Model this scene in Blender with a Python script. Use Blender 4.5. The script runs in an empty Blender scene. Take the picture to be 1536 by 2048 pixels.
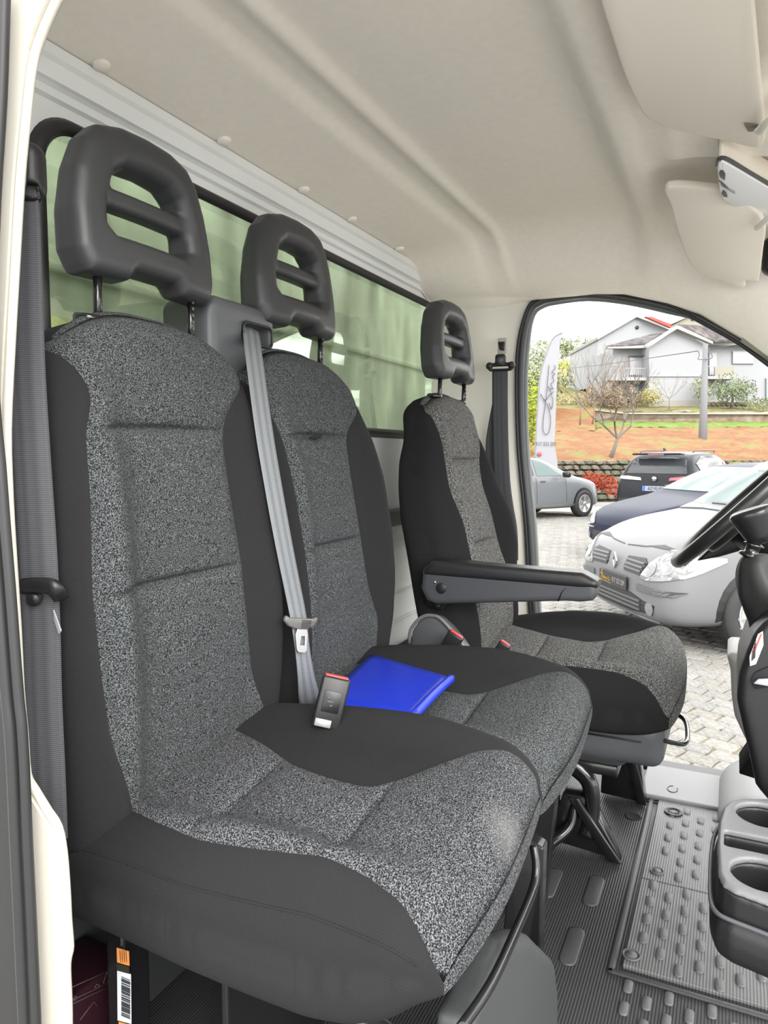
import bpy, bmesh, math, random
import numpy as np
from mathutils import Vector, Matrix
from mathutils.bvhtree import BVHTree
from mathutils.geometry import tessellate_polygon
random.seed(7)
D=bpy.data; SC=bpy.context.scene; COL=SC.collection
# ------------------------------------------------------------------ camera, sky, sun, exposure
# axes: X across the cab towards the driver's door, Y towards the bulkhead, Z up. Ground is z=0.
CAM_LOC=Vector((0,0,1.55)); TH=math.radians(25.70); PI_=math.radians(4.495); FPX=1450.0
cam=D.cameras.new('camera'); co=D.objects.new('camera',cam); COL.objects.link(co)
cam.sensor_fit='VERTICAL'; cam.sensor_height=24; cam.lens=24*FPX/2048; cam.clip_start=.02; cam.clip_end=900
co.location=CAM_LOC; co.rotation_euler=(math.pi/2-PI_,0,TH-math.pi/2); SC.camera=co
SC.view_settings.view_transform='Standard'; SC.view_settings.look='None'; SC.view_settings.gamma=1
SC.view_settings.use_curve_mapping=False; SC.view_settings.exposure=1.42
_F=np.array([math.cos(TH)*math.cos(PI_),math.sin(TH)*math.cos(PI_),-math.sin(PI_)]); _R=np.array([math.sin(TH),-math.cos(TH),0]); _U=np.cross(_R,_F)
def _ray(u,v): return _F+_R*(u-768)/FPX+_U*(1024-v)/FPX
_C=np.array(CAM_LOC)
def atx(u,v,x): d=_ray(u,v); return _C+d*(x-_C[0])/d[0]      # the point of plane x=... seen at a pixel of the survey photo
def aty(u,v,y): d=_ray(u,v); return _C+d*(y-_C[1])/d[1]
def atz(u,v,z): d=_ray(u,v); return _C+d*(z-_C[2])/d[2]
def atd(u,v,d_): d=_ray(u,v); return _C+d*d_

W=D.worlds.new('overcast_sky'); SC.world=W; W.use_nodes=True; nt=W.node_tree; nt.nodes.clear()
def N(t,k,**kw):
    n=t.nodes.new(k)
    for a,b in kw.items(): setattr(n,a,b)
    return n
tc=N(nt,'ShaderNodeTexCoord'); mp=N(nt,'ShaderNodeMapping'); mp.inputs['Scale'].default_value=(1.2,1.2,9); mp.inputs['Location'].default_value=(0,0,.15)
nz=N(nt,'ShaderNodeTexNoise'); nz.inputs['Scale'].default_value=2.2; nz.inputs['Detail'].default_value=6; nz.inputs['Roughness'].default_value=.55
cr=N(nt,'ShaderNodeValToRGB'); cr.color_ramp.elements[0].position=.38; cr.color_ramp.elements[1].position=.60
cr.color_ramp.elements[0].color=(.09,.092,.10,1); cr.color_ramp.elements[1].color=(1.0,1.0,.98,1)
bg=N(nt,'ShaderNodeBackground'); bg.inputs['Strength'].default_value=3.0; ow=N(nt,'ShaderNodeOutputWorld')
L=nt.links.new
L(tc.outputs['Generated'],mp.inputs['Vector']); L(mp.outputs[0],nz.inputs['Vector']); L(nz.outputs['Fac'],cr.inputs[0]); L(cr.outputs[0],bg.inputs[0]); L(bg.outputs[0],ow.inputs[0])
sun=D.lights.new('sun','SUN'); sun.energy=1.8; sun.angle=math.radians(40); sun.color=(1,.97,.92)
so=D.objects.new('sun',sun); COL.objects.link(so); so.rotation_euler=Vector((.62,.62,-.50)).to_track_quat('-Z','Y').to_euler()

# ------------------------------------------------------------------ materials
MATS={}
def mat(name,col,rough=.5,metal=0,bump=0,bscale=200,var=0,vscale=6,coat=0,spec=.5,trans=0,ior=1.45,sheen=0,alpha=1,bdist=.001):
    if name in MATS: return MATS[name]
    m=D.materials.new(name); m.use_nodes=True; t=m.node_tree; b=t.nodes['Principled BSDF']
    b.inputs['Base Color'].default_value=(*col,1); b.inputs['Roughness'].default_value=rough; b.inputs['Metallic'].default_value=metal
    b.inputs['Specular IOR Level'].default_value=spec; b.inputs['Coat Weight'].default_value=coat; b.inputs['Coat Roughness'].default_value=.05
    b.inputs['Transmission Weight'].default_value=trans; b.inputs['IOR'].default_value=ior; b.inputs['Alpha'].default_value=alpha
    if sheen: b.inputs['Sheen Weight'].default_value=sheen
    tc=N(t,'ShaderNodeTexCoord')
    if var:
        n=N(t,'ShaderNodeTexNoise'); n.inputs['Scale'].default_value=vscale; n.inputs['Detail'].default_value=5
        mx=N(t,'ShaderNodeMix',data_type='RGBA'); mx.inputs[6].default_value=(*[c*(1-var) for c in col],1); mx.inputs[7].default_value=(*[min(1,c*(1+var)) for c in col],1)
        t.links.new(tc.outputs['Object'],n.inputs['Vector']); t.links.new(n.outputs['Fac'],mx.inputs[0]); t.links.new(mx.outputs[2],b.inputs['Base Color'])
    if bump:
        n=N(t,'ShaderNodeTexNoise'); n.inputs['Scale'].default_value=bscale; n.inputs['Detail'].default_value=2
        bu=N(t,'ShaderNodeBump'); bu.inputs['Strength'].default_value=bump; bu.inputs['Distance'].default_value=bdist
        t.links.new(tc.outputs['Object'],n.inputs['Vector']); t.links.new(n.outputs['Fac'],bu.inputs['Height']); t.links.new(bu.outputs[0],b.inputs['Normal'])
    MATS[name]=m; return m
def speckle(name,dark,light,scale,lo=.47,hi=.6,rough=.95,bump=.5,wear=False):
    m=D.materials.new(name); m.use_nodes=True; t=m.node_tree; b=t.nodes['Principled BSDF']; b.inputs['Roughness'].default_value=rough; b.inputs['Specular IOR Level'].default_value=.2
    tc=N(t,'ShaderNodeTexCoord'); n=N(t,'ShaderNodeTexNoise'); n.inputs['Scale'].default_value=scale; n.inputs['Detail'].default_value=1.5; n.inputs['Roughness'].default_value=.6
    r=N(t,'ShaderNodeValToRGB'); r.color_ramp.elements[0].position=lo; r.color_ramp.elements[1].position=hi
    r.color_ramp.elements[0].color=(*dark,1); r.color_ramp.elements[1].color=(*light,1)
    bu=N(t,'ShaderNodeBump'); bu.inputs['Strength'].default_value=bump; bu.inputs['Distance'].default_value=.001
    t.links.new(tc.outputs['Object'],n.inputs['Vector']); t.links.new(n.outputs['Fac'],r.inputs[0]); t.links.new(n.outputs['Fac'],bu.inputs['Height'])
    t.links.new(bu.outputs[0],b.inputs['Normal']); last=r.outputs[0]
    if wear:   # the pale dusty mark on the front corner of the seat
        g=N(t,'ShaderNodeVectorMath',operation='DISTANCE'); g.inputs[1].default_value=wear
        mr=N(t,'ShaderNodeMapRange'); mr.inputs[1].default_value=.0; mr.inputs[2].default_value=.05; mr.inputs[3].default_value=.5; mr.inputs[4].default_value=0
        mx=N(t,'ShaderNodeMix',data_type='RGBA'); mx.inputs[7].default_value=(.15,.15,.148,1)
        t.links.new(tc.outputs['Object'],g.inputs[0]); t.links.new(g.outputs[1],mr.inputs[0]); t.links.new(mr.outputs[0],mx.inputs[0]); t.links.new(last,mx.inputs[6]); last=mx.outputs[2]
    t.links.new(last,b.inputs['Base Color']); MATS[name]=m; return m
def twill(name,a,c,scale,rough=.9,rib=(1,-.8,.8),bump=.4):
    m=D.materials.new(name); m.use_nodes=True; t=m.node_tree; b=t.nodes['Principled BSDF']; b.inputs['Roughness'].default_value=rough; b.inputs['Specular IOR Level'].default_value=.25
    tc=N(t,'ShaderNodeTexCoord'); mp=N(t,'ShaderNodeMapping'); mp.inputs['Scale'].default_value=rib
    w=N(t,'ShaderNodeTexWave',wave_type='BANDS',bands_direction='DIAGONAL'); w.inputs['Scale'].default_value=scale; w.inputs['Distortion'].default_value=.6
    r=N(t,'ShaderNodeValToRGB'); r.color_ramp.elements[0].color=(*a,1); r.color_ramp.elements[1].color=(*c,1)
    bu=N(t,'ShaderNodeBump'); bu.inputs['Strength'].default_value=bump; bu.inputs['Distance'].default_value=.0006
    t.links.new(tc.outputs['Object'],mp.inputs['Vector']); t.links.new(mp.outputs[0],w.inputs['Vector']); t.links.new(w.outputs['Fac'],r.inputs[0]); t.links.new(r.outputs[0],b.inputs['Base Color'])
    t.links.new(w.outputs['Fac'],bu.inputs['Height']); t.links.new(bu.outputs[0],b.inputs['Normal']); MATS[name]=m; return m
def webbing(name,cols,rough=.6):
    m=D.materials.new(name); m.use_nodes=True; t=m.node_tree; b=t.nodes['Principled BSDF']; b.inputs['Roughness'].default_value=rough
    uv=N(t,'ShaderNodeUVMap'); sx=N(t,'ShaderNodeSeparateXYZ'); r=N(t,'ShaderNodeValToRGB'); r.color_ramp.interpolation='EASE'
    e=r.color_ramp.elements
    for i,(p,c) in enumerate(cols):
        q=e[i] if i<2 else e.new(p); q.position=p; q.color=(*c,1)
    wv=N(t,'ShaderNodeMath',operation='MULTIPLY'); wv.inputs[1].default_value=2500; sn=N(t,'ShaderNodeMath',operation='SINE')
    bu=N(t,'ShaderNodeBump'); bu.inputs['Strength'].default_value=.3; bu.inputs['Distance'].default_value=.0005
    t.links.new(uv.outputs[0],sx.inputs[0]); t.links.new(sx.outputs[0],r.inputs[0]); t.links.new(r.outputs[0],b.inputs['Base Color'])
    t.links.new(sx.outputs[1],wv.inputs[0]); t.links.new(wv.outputs[0],sn.inputs[0]); t.links.new(sn.outputs[0],bu.inputs['Height']); t.links.new(bu.outputs[0],b.inputs['Normal'])
    MATS[name]=m; return m
def ramp3(name,c0,c1,c2,scale,rough=.9,p=(.35,.5,.65),bump=.3,bscale=None,bdist=.01,stretch=(1,1,1)):
    m=D.materials.new(name); m.use_nodes=True; t=m.node_tree; b=t.nodes['Principled BSDF']; b.inputs['Roughness'].default_value=rough; b.inputs['Specular IOR Level'].default_value=.2
    tc=N(t,'ShaderNodeTexCoord'); mp=N(t,'ShaderNodeMapping'); mp.inputs['Scale'].default_value=stretch; n=N(t,'ShaderNodeTexNoise'); n.inputs['Scale'].default_value=scale; n.inputs['Detail'].default_value=7; n.inputs['Roughness'].default_value=.62
    r=N(t,'ShaderNodeValToRGB'); e=r.color_ramp.elements; e[0].position=p[0]; e[1].position=p[2]; e[0].color=(*c0,1); e[1].color=(*c2,1); q=e.new(p[1]); q.color=(*c1,1)
    n2=N(t,'ShaderNodeTexNoise'); n2.inputs['Scale'].default_value=bscale or scale*3; n2.inputs['Detail'].default_value=4
    bu=N(t,'ShaderNodeBump'); bu.inputs['Strength'].default_value=bump; bu.inputs['Distance'].default_value=bdist
    t.links.new(tc.outputs['Object'],mp.inputs[0]); t.links.new(mp.outputs[0],n.inputs['Vector']); t.links.new(n.outputs['Fac'],r.inputs[0]); t.links.new(r.outputs[0],b.inputs['Base Color'])
    t.links.new(mp.outputs[0],n2.inputs['Vector']); t.links.new(n2.outputs['Fac'],bu.inputs['Height']); t.links.new(bu.outputs[0],b.inputs['Normal']); MATS[name]=m; return m
M_SPECK=speckle('speckled_seat_cloth',(.007,.008,.0085),(.125,.133,.138),620,.43,.68)
M_TWILL=twill('dark_twill_cloth',(.006,.006,.0066),(.017,.017,.0188),200)
M_TWILLS=mat('dark_plain_cloth',(.022,.022,.023),.95,bump=.4,bscale=900,spec=.2)
M_HR=mat('soft_charcoal_plastic',(.036,.037,.040),.42,bump=.12,bscale=1500)
M_BLK=mat('black_plastic',(.012,.012,.013),.38,bump=.15,bscale=1200)
M_BLKG=mat('glossy_black_metal',(.008,.008,.009),.22,coat=.4)
M_GREYP=mat('slate_grey_plastic',(.07,.074,.08),.45,bump=.15,bscale=1400)
M_RUB=mat('black_rubber',(.018,.018,.019),.5)
M_HEAD=mat('headliner_cloth',(.90,.85,.77),.95,bump=.35,bscale=700,var=.05,vscale=60,spec=.1)
M_VIS=mat('visor_vinyl',(.80,.75,.67),.8,bump=.12,bscale=900,spec=.2)
M_TRIM=mat('pale_grey_trim_plastic',(.62,.60,.54),.6,bump=.12,bscale=900)
M_CREAM=mat('cream_white_paint',(.50,.475,.415),.35,var=.02,vscale=12)
M_WPAINT=mat('pale_grey_white_paint',(.80,.82,.82),.32,var=.03,vscale=5)
M_STEEL=mat('bright_steel',(.6,.6,.6),.3,metal=1)
M_RED=mat('red_plastic',(.75,.05,.05),.4)
M_BLUE=mat('royal_blue_plastic',(.010,.028,.40),.38,bump=.05,bscale=60)
M_FLOOR=mat('dark_rubber_floor',(.055,.055,.057),.45,bump=.3,bscale=500)
M_PAD=mat('grey_rubber_stud',(.10,.10,.105),.5,bump=.3,bscale=700)
M_FLOORR=twill('ribbed_rubber_floor',(.030,.030,.031),(.052,.052,.054),110,.42,(0,1,0),.9)
M_HATCH=twill('ribbed_sheen_rubber',(.11,.11,.113),(.145,.145,.148),110,.4,(0,1,0),.9)  # sky sheen on the hatch lids is put into this paler grey
M_GLASS=None
# ------------------------------------------------------------------ builders
def link(name,me,m=None,parent=None,local=False):
    o=D.objects.new(name,me); COL.objects.link(o)
    if m is not None and me is not None and len(me.materials)==0: me.materials.append(m)
    if parent is not None:
        o.parent=parent
        if not local:
            mw=WM(parent).inverted()
            me.transform(mw)
    return o
def WM(o):
    m=Matrix.LocRotScale(o.location,o.rotation_euler,o.scale)
    return WM(o.parent)@m if o.parent else m
def tag(o,label=None,cat=None,group=None,kind=None):
    if label: o['label']=label
    if cat: o['category']=cat
    if group: o['group']=group
    if kind: o['kind']=kind
    return o
def thing(name,loc,label=None,cat=None,group=None,kind=None,rz=0):
    o=D.objects.new(name,None); COL.objects.link(o); o.location=loc; o.rotation_euler=(0,0,rz); o.empty_display_size=.05
    return tag(o,label,cat,group,kind)
def mesh(name,vs,fs,smooth=True,uvs=None,recalc=False):
    me=D.meshes.new(name); me.from_pydata([tuple(map(float,v)) for v in vs],[],[tuple(int(i) for i in f) for f in fs]); 
    if recalc:
        bm=bmesh.new(); bm.from_mesh(me); bmesh.ops.recalc_face_normals(bm,faces=bm.faces); bm.to_mesh(me); bm.free()
    if smooth: me.polygons.foreach_set('use_smooth',[True]*len(me.polygons))
    if uvs is not None:
        ul=me.uv_layers.new(name='UVMap')
        for i,l in enumerate(me.loops): ul.data[i].uv=uvs[l.vertex_index]
    me.update(); return me
def part(name,vf,m,parent=None,smooth=True,local=False,recalc=True,label=None):
    me=mesh(name,vf[0],vf[1],smooth,recalc=recalc); o=link(name,me,m,parent,local)
    if label: o['label']=label
    return o
def bmj(bm,smooth=False):
    me=D.meshes.new('m'); bmesh.ops.recalc_face_normals(bm,faces=bm.faces); bm.to_mesh(me); bm.free()
    if smooth: me.polygons.foreach_set('use_smooth',[True]*len(me.polygons))
    return me
def join(*vfs):
    V=[];F=[]
    for v,f in vfs:
        k=len(V); V+=[tuple(p) for p in v]; F+=[tuple(i+k for i in g) for g in f]
    return V,F
def box(c,s,bev=0.0,rot=None,seg=2):
    bm=bmesh.new(); bmesh.ops.create_cube(bm,size=1); bmesh.ops.scale(bm,vec=s,verts=bm.verts)
    if bev: bmesh.ops.bevel(bm,geom=bm.edges[:],offset=bev,segments=seg,affect='EDGES',profile=.5)
    if rot is not None: bmesh.ops.transform(bm,matrix=rot.to_4x4(),verts=bm.verts)
    bmesh.ops.translate(bm,vec=c,verts=bm.verts)
    bm.verts.index_update(); r=([tuple(v.co) for v in bm.verts],[tuple(v.index for v in f.verts) for f in bm.faces]); bm.free(); return r
def catmull(P,n=8,closed=False):
    P=[np.array(p,float) for p in P]; out=[]; m=len(P)
    rng=range(m) if closed else range(m-1)
    for i in rng:
        g=(lambda k:P[k%m]) if closed else (lambda k:P[min(max(k,0),m-1)])
        p0,p1,p2,p3=g(i-1),g(i),g(i+1),g(i+2)
        for j in range(n):
            t=j/n; out.append(.5*((2*p1)+(-p0+p2)*t+(2*p0-5*p1+4*p2-p3)*t*t+(-p0+3*p1-3*p2+p3)*t**3))
    if not closed: out.append(P[-1])
    return out
def tube(P,r,n=10,closed=False,smooth=0,sq=None):
    if smooth: P=catmull(P,smooth,closed)
    P=[Vector(p) for p in P]; m=len(P); V=[];F=[]; prev=None
    for i in range(m):
        a=P[i-1] if (i>0 or closed) else P[i]; b=P[(i+1)%m] if (i<m-1 or closed) else P[i]
        t=(b-a).normalized()
        if prev is None: u=t.orthogonal().normalized(); 
        else: u=(prev-t*prev.dot(t)).normalized()
        if prev is None and abs(t.z)<.9: u=(Vector((0,0,1))-t*t.z).normalized()
        prev=u; w=t.cross(u); rr=r[i] if hasattr(r,'__len__') else r
        for j in range(n):
            an=2*math.pi*j/n; cu,cw=math.cos(an),math.sin(an)
            if sq: k=(abs(cu)**4+abs(cw)**4)**-.25; cu*=k*sq[0]; cw*=k*sq[1]; V.append(P[i]+u*cu+w*cw)
            else: V.append(P[i]+(u*cu+w*cw)*rr)
    for i in range(m if closed else m-1):
        for j in range(n):
            a=i*n+j; b=i*n+(j+1)%n; c=((i+1)%m)*n+(j+1)%n; d=((i+1)%m)*n+j; F.append((a,b,c,d))
    if not closed: F.append(tuple(range(n))); F.append(tuple(range((m-1)*n,m*n))[::-1])
    return V,F
def lathe(prof,axis_o,axis,n=32):
    ax=Vector(axis).normalized(); u=ax.orthogonal().normalized(); w=ax.cross(u); O=Vector(axis_o); V=[];F=[]
    for (r,h) in prof:
        for j in range(n):
            a=2*math.pi*j/n; V.append(O+ax*h+(u*math.cos(a)+w*math.sin(a))*r)
    for i in range(len(prof)-1):
        for j in range(n): F.append((i*n+j,i*n+(j+1)%n,(i+1)*n+(j+1)%n,(i+1)*n+j))
    if prof[0][0]>1e-6: F.append(tuple(range(n)))
    if prof[-1][0]>1e-6: F.append(tuple(range((len(prof)-1)*n,len(prof)*n)))
    return V,F
def prism(poly,thick,bev=0,holes=()):
    """poly: coplanar 3D outline, thick: 3D offset, holes: further outlines. Solid plate"""
    loops=[[Vector(p) for p in poly]]+[[Vector(p) for p in h] for h in holes]; T=Vector(thick)
    tris=tessellate_polygon(loops); P=[p for l in loops for p in l]; n=len(P)
    bm=bmesh.new(); a=[bm.verts.new(p) for p in P]; b=[bm.verts.new(p+T) for p in P]
    for t in tris:
        try: bm.faces.new([a[i] for i in t]); bm.faces.new([b[i] for i in t][::-1])
        except ValueError: pass
    k=0
    for l in loops:
        m=len(l)
        for i in range(m): bm.faces.new((a[k+i],a[k+(i+1)%m],b[k+(i+1)%m],b[k+i]))
        k+=m
    bmesh.ops.recalc_face_normals(bm,faces=bm.faces)
    if bev: bmesh.ops.bevel(bm,geom=[e for e in bm.edges if len(e.link_faces)==2 and e.calc_face_angle(0)>.6],offset=bev,segments=2,affect='EDGES',profile=.5)
    bm.verts.index_update(); r=([tuple(v.co) for v in bm.verts],[tuple(v.index for v in f.verts) for f in bm.faces]); bm.free(); return r
def rrect(w,h,r,n=6):
    o=[]
    for cx,cy,a0 in ((w/2-r,h/2-r,0),(-w/2+r,h/2-r,90),(-w/2+r,-h/2+r,180),(w/2-r,-h/2+r,270)):
        for k in range(n+1):
            a=math.radians(a0+90*k/n); o.append((cx+r*math.cos(a),cy+r*math.sin(a)))
    return o
def ribbon(P,Wd,width,thick=.0012,smooth=6,twist=None):
    """P centre points, Wd width direction (one or per point). returns mesh with UV"""
    n=len(P); Wl=[Vector(w).normalized() for w in (Wd if hasattr(Wd[0],'__len__') else [Wd]*n)]
    wd=width if hasattr(width,'__len__') else [width]*n
    Q=catmull([np.concatenate([np.array(p,float),np.array(w),[x]]) for p,w,x in zip(P,Wl,wd)],smooth)
    V=[];F=[];UV=[];s=0
    for i,q in enumerate(Q):
        c=Vector(q[:3]); w=Vector(q[3:6]).normalized(); ww=q[6]
        if i: s+=(c-pc).length
        pc=c; nx=Vector(Q[min(i+1,len(Q)-1)][:3])-Vector(Q[max(i-1,0)][:3]); nn=w.cross(nx).normalized()*thick
        for k in range(9):
            f=k/8; V.append(c+w*(f-.5)*ww+nn*(.6*(1-(2*f-1)**2))); UV.append((f,s))
        for k in range(9):
            f=1-k/8; V.append(c+w*(f-.5)*ww-nn*(.6*(1-(2*f-1)**2)+.3)); UV.append((f,s))
        if i:
            a=(i-1)*18;b=i*18
            for k in range(18): F.append((a+k,a+(k+1)%18,b+(k+1)%18,b+k))
    return V,F,UV
def ribpart(name,args,m,parent=None,**kw):
    V,F,UV=ribbon(*args,**kw); me=mesh(name,V,F,True,UV); return link(name,me,m,parent)
# surface nets of a signed distance function
def nets(f,lo,hi,res):
    lo=np.array(lo,float);hi=np.array(hi,float); n=np.ceil((hi-lo)/res).astype(int)+1
    ax=[lo[i]+np.arange(n[i])*res for i in range(3)]
    X,Y,Z=np.meshgrid(*ax,indexing='ij'); S=f(X,Y,Z); ins=S<0
    acc=np.zeros(tuple(n-1)+(3,)); cnt=np.zeros(tuple(n-1))
    sh=[(0,0,0),(1,0,0),(0,1,0),(1,1,0),(0,0,1),(1,0,1),(0,1,1),(1,1,1)]
    def sub(A,o): return A[o[0]:n[0]-1+o[0],o[1]:n[1]-1+o[1],o[2]:n[2]-1+o[2]]
    for a in range(8):
        for d in (1,2,4):
            b=a^d
            if b<=a: continue
            sa,sb=sub(S,sh[a]),sub(S,sh[b]); m=(sa<0)!=(sb<0); den=np.where(m,sa-sb,1); t=np.where(m,sa/den,0)
            for k in range(3):
                acc[...,k]+=np.where(m,sh[a][k]+t*(sh[b][k]-sh[a][k]),0)
            cnt+=m
    act=cnt>0; idx=-np.ones(tuple(n-1),int); idx[act]=np.arange(act.sum())
    g=np.argwhere(act); V=lo+(g+acc[act]/cnt[act][:,None])*res
    F=[]
    for k in range(3):
        a,b=(k+1)%3,(k+2)%3
        s0=[slice(None)]*3; s1=[slice(None)]*3; s0[k]=slice(0,n[k]-1); s1[k]=slice(1,n[k])
        ch=ins[tuple(s0)]!=ins[tuple(s1)]; pos=np.argwhere(ch)
        ok=(pos[:,a]>0)&(pos[:,b]>0)&(pos[:,a]<n[a]-1)&(pos[:,b]<n[b]-1); pos=pos[ok]
        e=np.zeros(3,int);ea=e.copy();ea[a]=1;eb=e.copy();eb[b]=1
        q=np.stack([idx[tuple((pos-ea-eb).T)],idx[tuple((pos-eb).T)],idx[tuple(pos.T)],idx[tuple((pos-ea).T)]],1)
        fl=ins[tuple(pos.T)]; q[~fl]=q[~fl][:,::-1]; F+=q.tolist()
    return V.tolist(),F
def sdpoly(X,Y,P):
    P=np.array(P,float); d=np.full(X.shape,1e9); s=np.ones(X.shape); n=len(P)
    for i in range(n):
        a=P[i];b=P[i-1]; ex,ey=b-a; wx,wy=X-a[0],Y-a[1]; t=np.clip((wx*ex+wy*ey)/(ex*ex+ey*ey),0,1)
        d=np.minimum(d,(wx-ex*t)**2+(wy-ey*t)**2)
        c1=Y>=a[1];c2=Y<b[1];c3=ex*wy>ey*wx; fl=(c1&c2&c3)|(~c1&~c2&~c3); s=np.where(fl,-s,s)
    return s*np.sqrt(d)
def smin(a,b,k): h=np.clip(.5+.5*(b-a)/k,0,1); return b*(1-h)+a*h-k*h*(1-h)
def smax(a,b,k): return -smin(-a,-b,k)
def extr(d2,dz,r):
    w0=d2+r;w1=dz+r; return np.minimum(np.maximum(w0,w1),0)+np.sqrt(np.maximum(w0,0)**2+np.maximum(w1,0)**2)-r
def sdbox(X,Y,Z,c,h,r):
    q=[np.abs(A-ci)-hi+r for A,ci,hi in zip((X,Y,Z),c,h)]
    return np.sqrt(sum(np.maximum(a,0)**2 for a in q))+np.minimum(np.maximum(np.maximum(q[0],q[1]),q[2]),0)-r
def text(s,size,loc,rot,m,parent,name='lettering',thick=.0004,ax='CENTER',sx=1,local=False):
    cu=D.curves.new('t','FONT'); cu.body=s; cu.size=size; cu.extrude=thick; cu.align_x=ax; cu.align_y='CENTER'
    o=D.objects.new('t',cu); COL.objects.link(o); dg=bpy.context.evaluated_depsgraph_get(); dg.update()
    me=D.meshes.new_from_object(o.evaluated_get(dg)); D.objects.remove(o); me.materials.clear(); me.transform(Matrix.Diagonal((sx,1,1,1))); me.transform(Matrix.Translation(loc)@rot.to_4x4())
    return link(name,me,m,parent,local)
def frame(xdir,ydir):
    x=Vector(xdir).normalized(); y=Vector(ydir).normalized(); z=x.cross(y).normalized(); y=z.cross(x); return Matrix((x,y,z)).transposed()
# ------------------------------------------------------------------ the cab shell
XN,XF,YB=.56,2.45,.94            # near side, far side, bulkhead
def sstep(a,b,x): t=np.clip((x-a)/(b-a),0,1); return t*t*(3-2*t)
# headliner: one soft moulded sheet with cross ridges and visor recesses
def roofz(x,y):
    yy=[-.45,-.12,-.06,.0,.10,.15,.175,.20,.235,.255,.272,.30,.60,.635,.652,.68,.715,.74,.79,.86,.94]
    zz=[2.08,2.145,2.155,2.165,2.180,2.178,2.168,2.157,2.160,2.182,2.204,2.212,2.212,2.209,2.194,2.204,2.204,2.188,2.178,2.164,2.148]
    z=np.interp(y,yy,zz)
    mid=sstep(1.30,1.36,x)*(1-sstep(1.62,1.68,x))          # the console block between the visors
    z=z-mid*.035*sstep(.20,.12,y)
    f=sstep(2.05,2.46,x); edge=2.063+0*x
    zf=z*(1-f)+edge*f-0.02*f*(1-f)
    corner=sstep(.60,.80,y)*sstep(2.1,2.4,x)*.03
    n=sstep(.80,.56,x); return np.where(x>2.05,zf-corner,z)-.10*n**2
xs=np.concatenate([np.linspace(.56,2.0,110),np.linspace(2.01,2.455,50)]); ys=np.linspace(-.45,.94,230)
V=[];F=[];nx=len(xs);ny=len(ys)
XX,YY=np.meshgrid(xs,ys,indexing='ij'); 
ZZ=roofz(XX,YY)
k=np.ones(3)/3
for _ in range(2): ZZ[:,1:-1]=np.apply_along_axis(lambda r:np.convolve(r,k,'valid'),1,ZZ)
# the door opening arches down towards the front, the headliner follows it
arch=np.interp(ys,[-.45,-.3,-.2,-.082,-.005,.108,.2,.329,.45,.94],[1.50,1.62,1.72,1.83,1.895,1.975,2.015,2.055,2.068,2.068])
for i,x in enumerate(xs):
    f=sstep(2.12,2.45,x); ZZ[i]=ZZ[i]*(1-f)+np.minimum(ZZ[i],arch)*f
    g=sstep(1.95,2.45,x)
V=[(x,y,ZZ[i,j]) for i,x in enumerate(xs) for j,y in enumerate(ys)]
V+=[(x,y,ZZ[i,j]+.02+.25*0) for i,x in enumerate(xs) for j,y in enumerate(ys)]
o=nx*ny
for i in range(nx-1):
    for j in range(ny-1):
        a=i*ny+j; F.append((a,a+1,a+ny+1,a+ny)); F.append((o+a,o+a+ny,o+a+ny+1,o+a+1))
for i in range(nx-1):
    for j in (0,ny-1): a=i*ny+j; F.append((a,a+ny,o+a+ny,o+a))
for j in range(ny-1):
    for i in (0,nx-1): a=i*ny+j; F.append((a,o+a,o+a+1,a+1))
ceil=tag(part('ceiling',(V,F),M_HEAD,recalc=False),'pale beige cloth headliner moulded over the cab roof',None,kind='structure')
def rz_at(x,y):
    i=np.argmin(abs(xs-x)); j=np.argmin(abs(ys-y)); return ZZ[i,j]
for u,v in [(185,153),(432,296),(593,390),(690,447),(787,508)]:
    p=aty(u,v,.925); z=rz_at(p[0],.915)
    part('button',lathe([(0,-.004),(.011,-.003),(.0135,0),(.0135,.004)],(p[0],.905,z-.001),(0,.2,1),20),M_HEAD,ceil)
# body skin of the roof above (so the sky does not light the headliner from above)
# bulkhead with rounded window opening
M_WALL2=M_WPAINT
def stepped(x0,x1,prof): # profile extruded along x
    V=[];F=[]
    for x in (x0,x1):
        for y,z in prof: V.append((x,y,z))
    n=len(prof)
    for i in range(n-1): F.append((i,i+1,n+i+1,n+i))
    return V,F
wx0,wx1,wz0,wz1=.765,2.432,1.605,2.062
hole=[(wx0+(wx1-wx0)/2+a,(wz0+wz1)/2+b) for a,b in rrect(wx1-wx0,wz1-wz0,.075,8)]
def ringmesh(hole,ox0,ox1,oz0,oz1,y,thick=.004):
    V=[];F=[];n=len(hole); cx=sum(h[0] for h in hole)/n; cz=sum(h[1] for h in hole)/n
    for h in hole: V.append((h[0],y,h[1]))
    for h in hole:
        dx,dz=h[0]-cx,h[1]-cz
        tx=((ox1 if dx>0 else ox0)-cx)/dx if abs(dx)>1e-6 else 1e9; tz=((oz1 if dz>0 else oz0)-cz)/dz if abs(dz)>1e-6 else 1e9
        s=min(tx,tz); V.append((cx+dx*s,y,cz+dz*s))
    for i in range(n): F.append((i,(i+1)%n,n+(i+1)%n,n+i))
    # corners
    k=len(V)
    return V,F
wb=prism([(.50,.946,1.30),(2.46,.946,1.30),(2.46,.946,2.085),(.50,.946,2.085)],(0,.006,0),holes=[[(h[0],.946,h[1]) for h in hole]])
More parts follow.
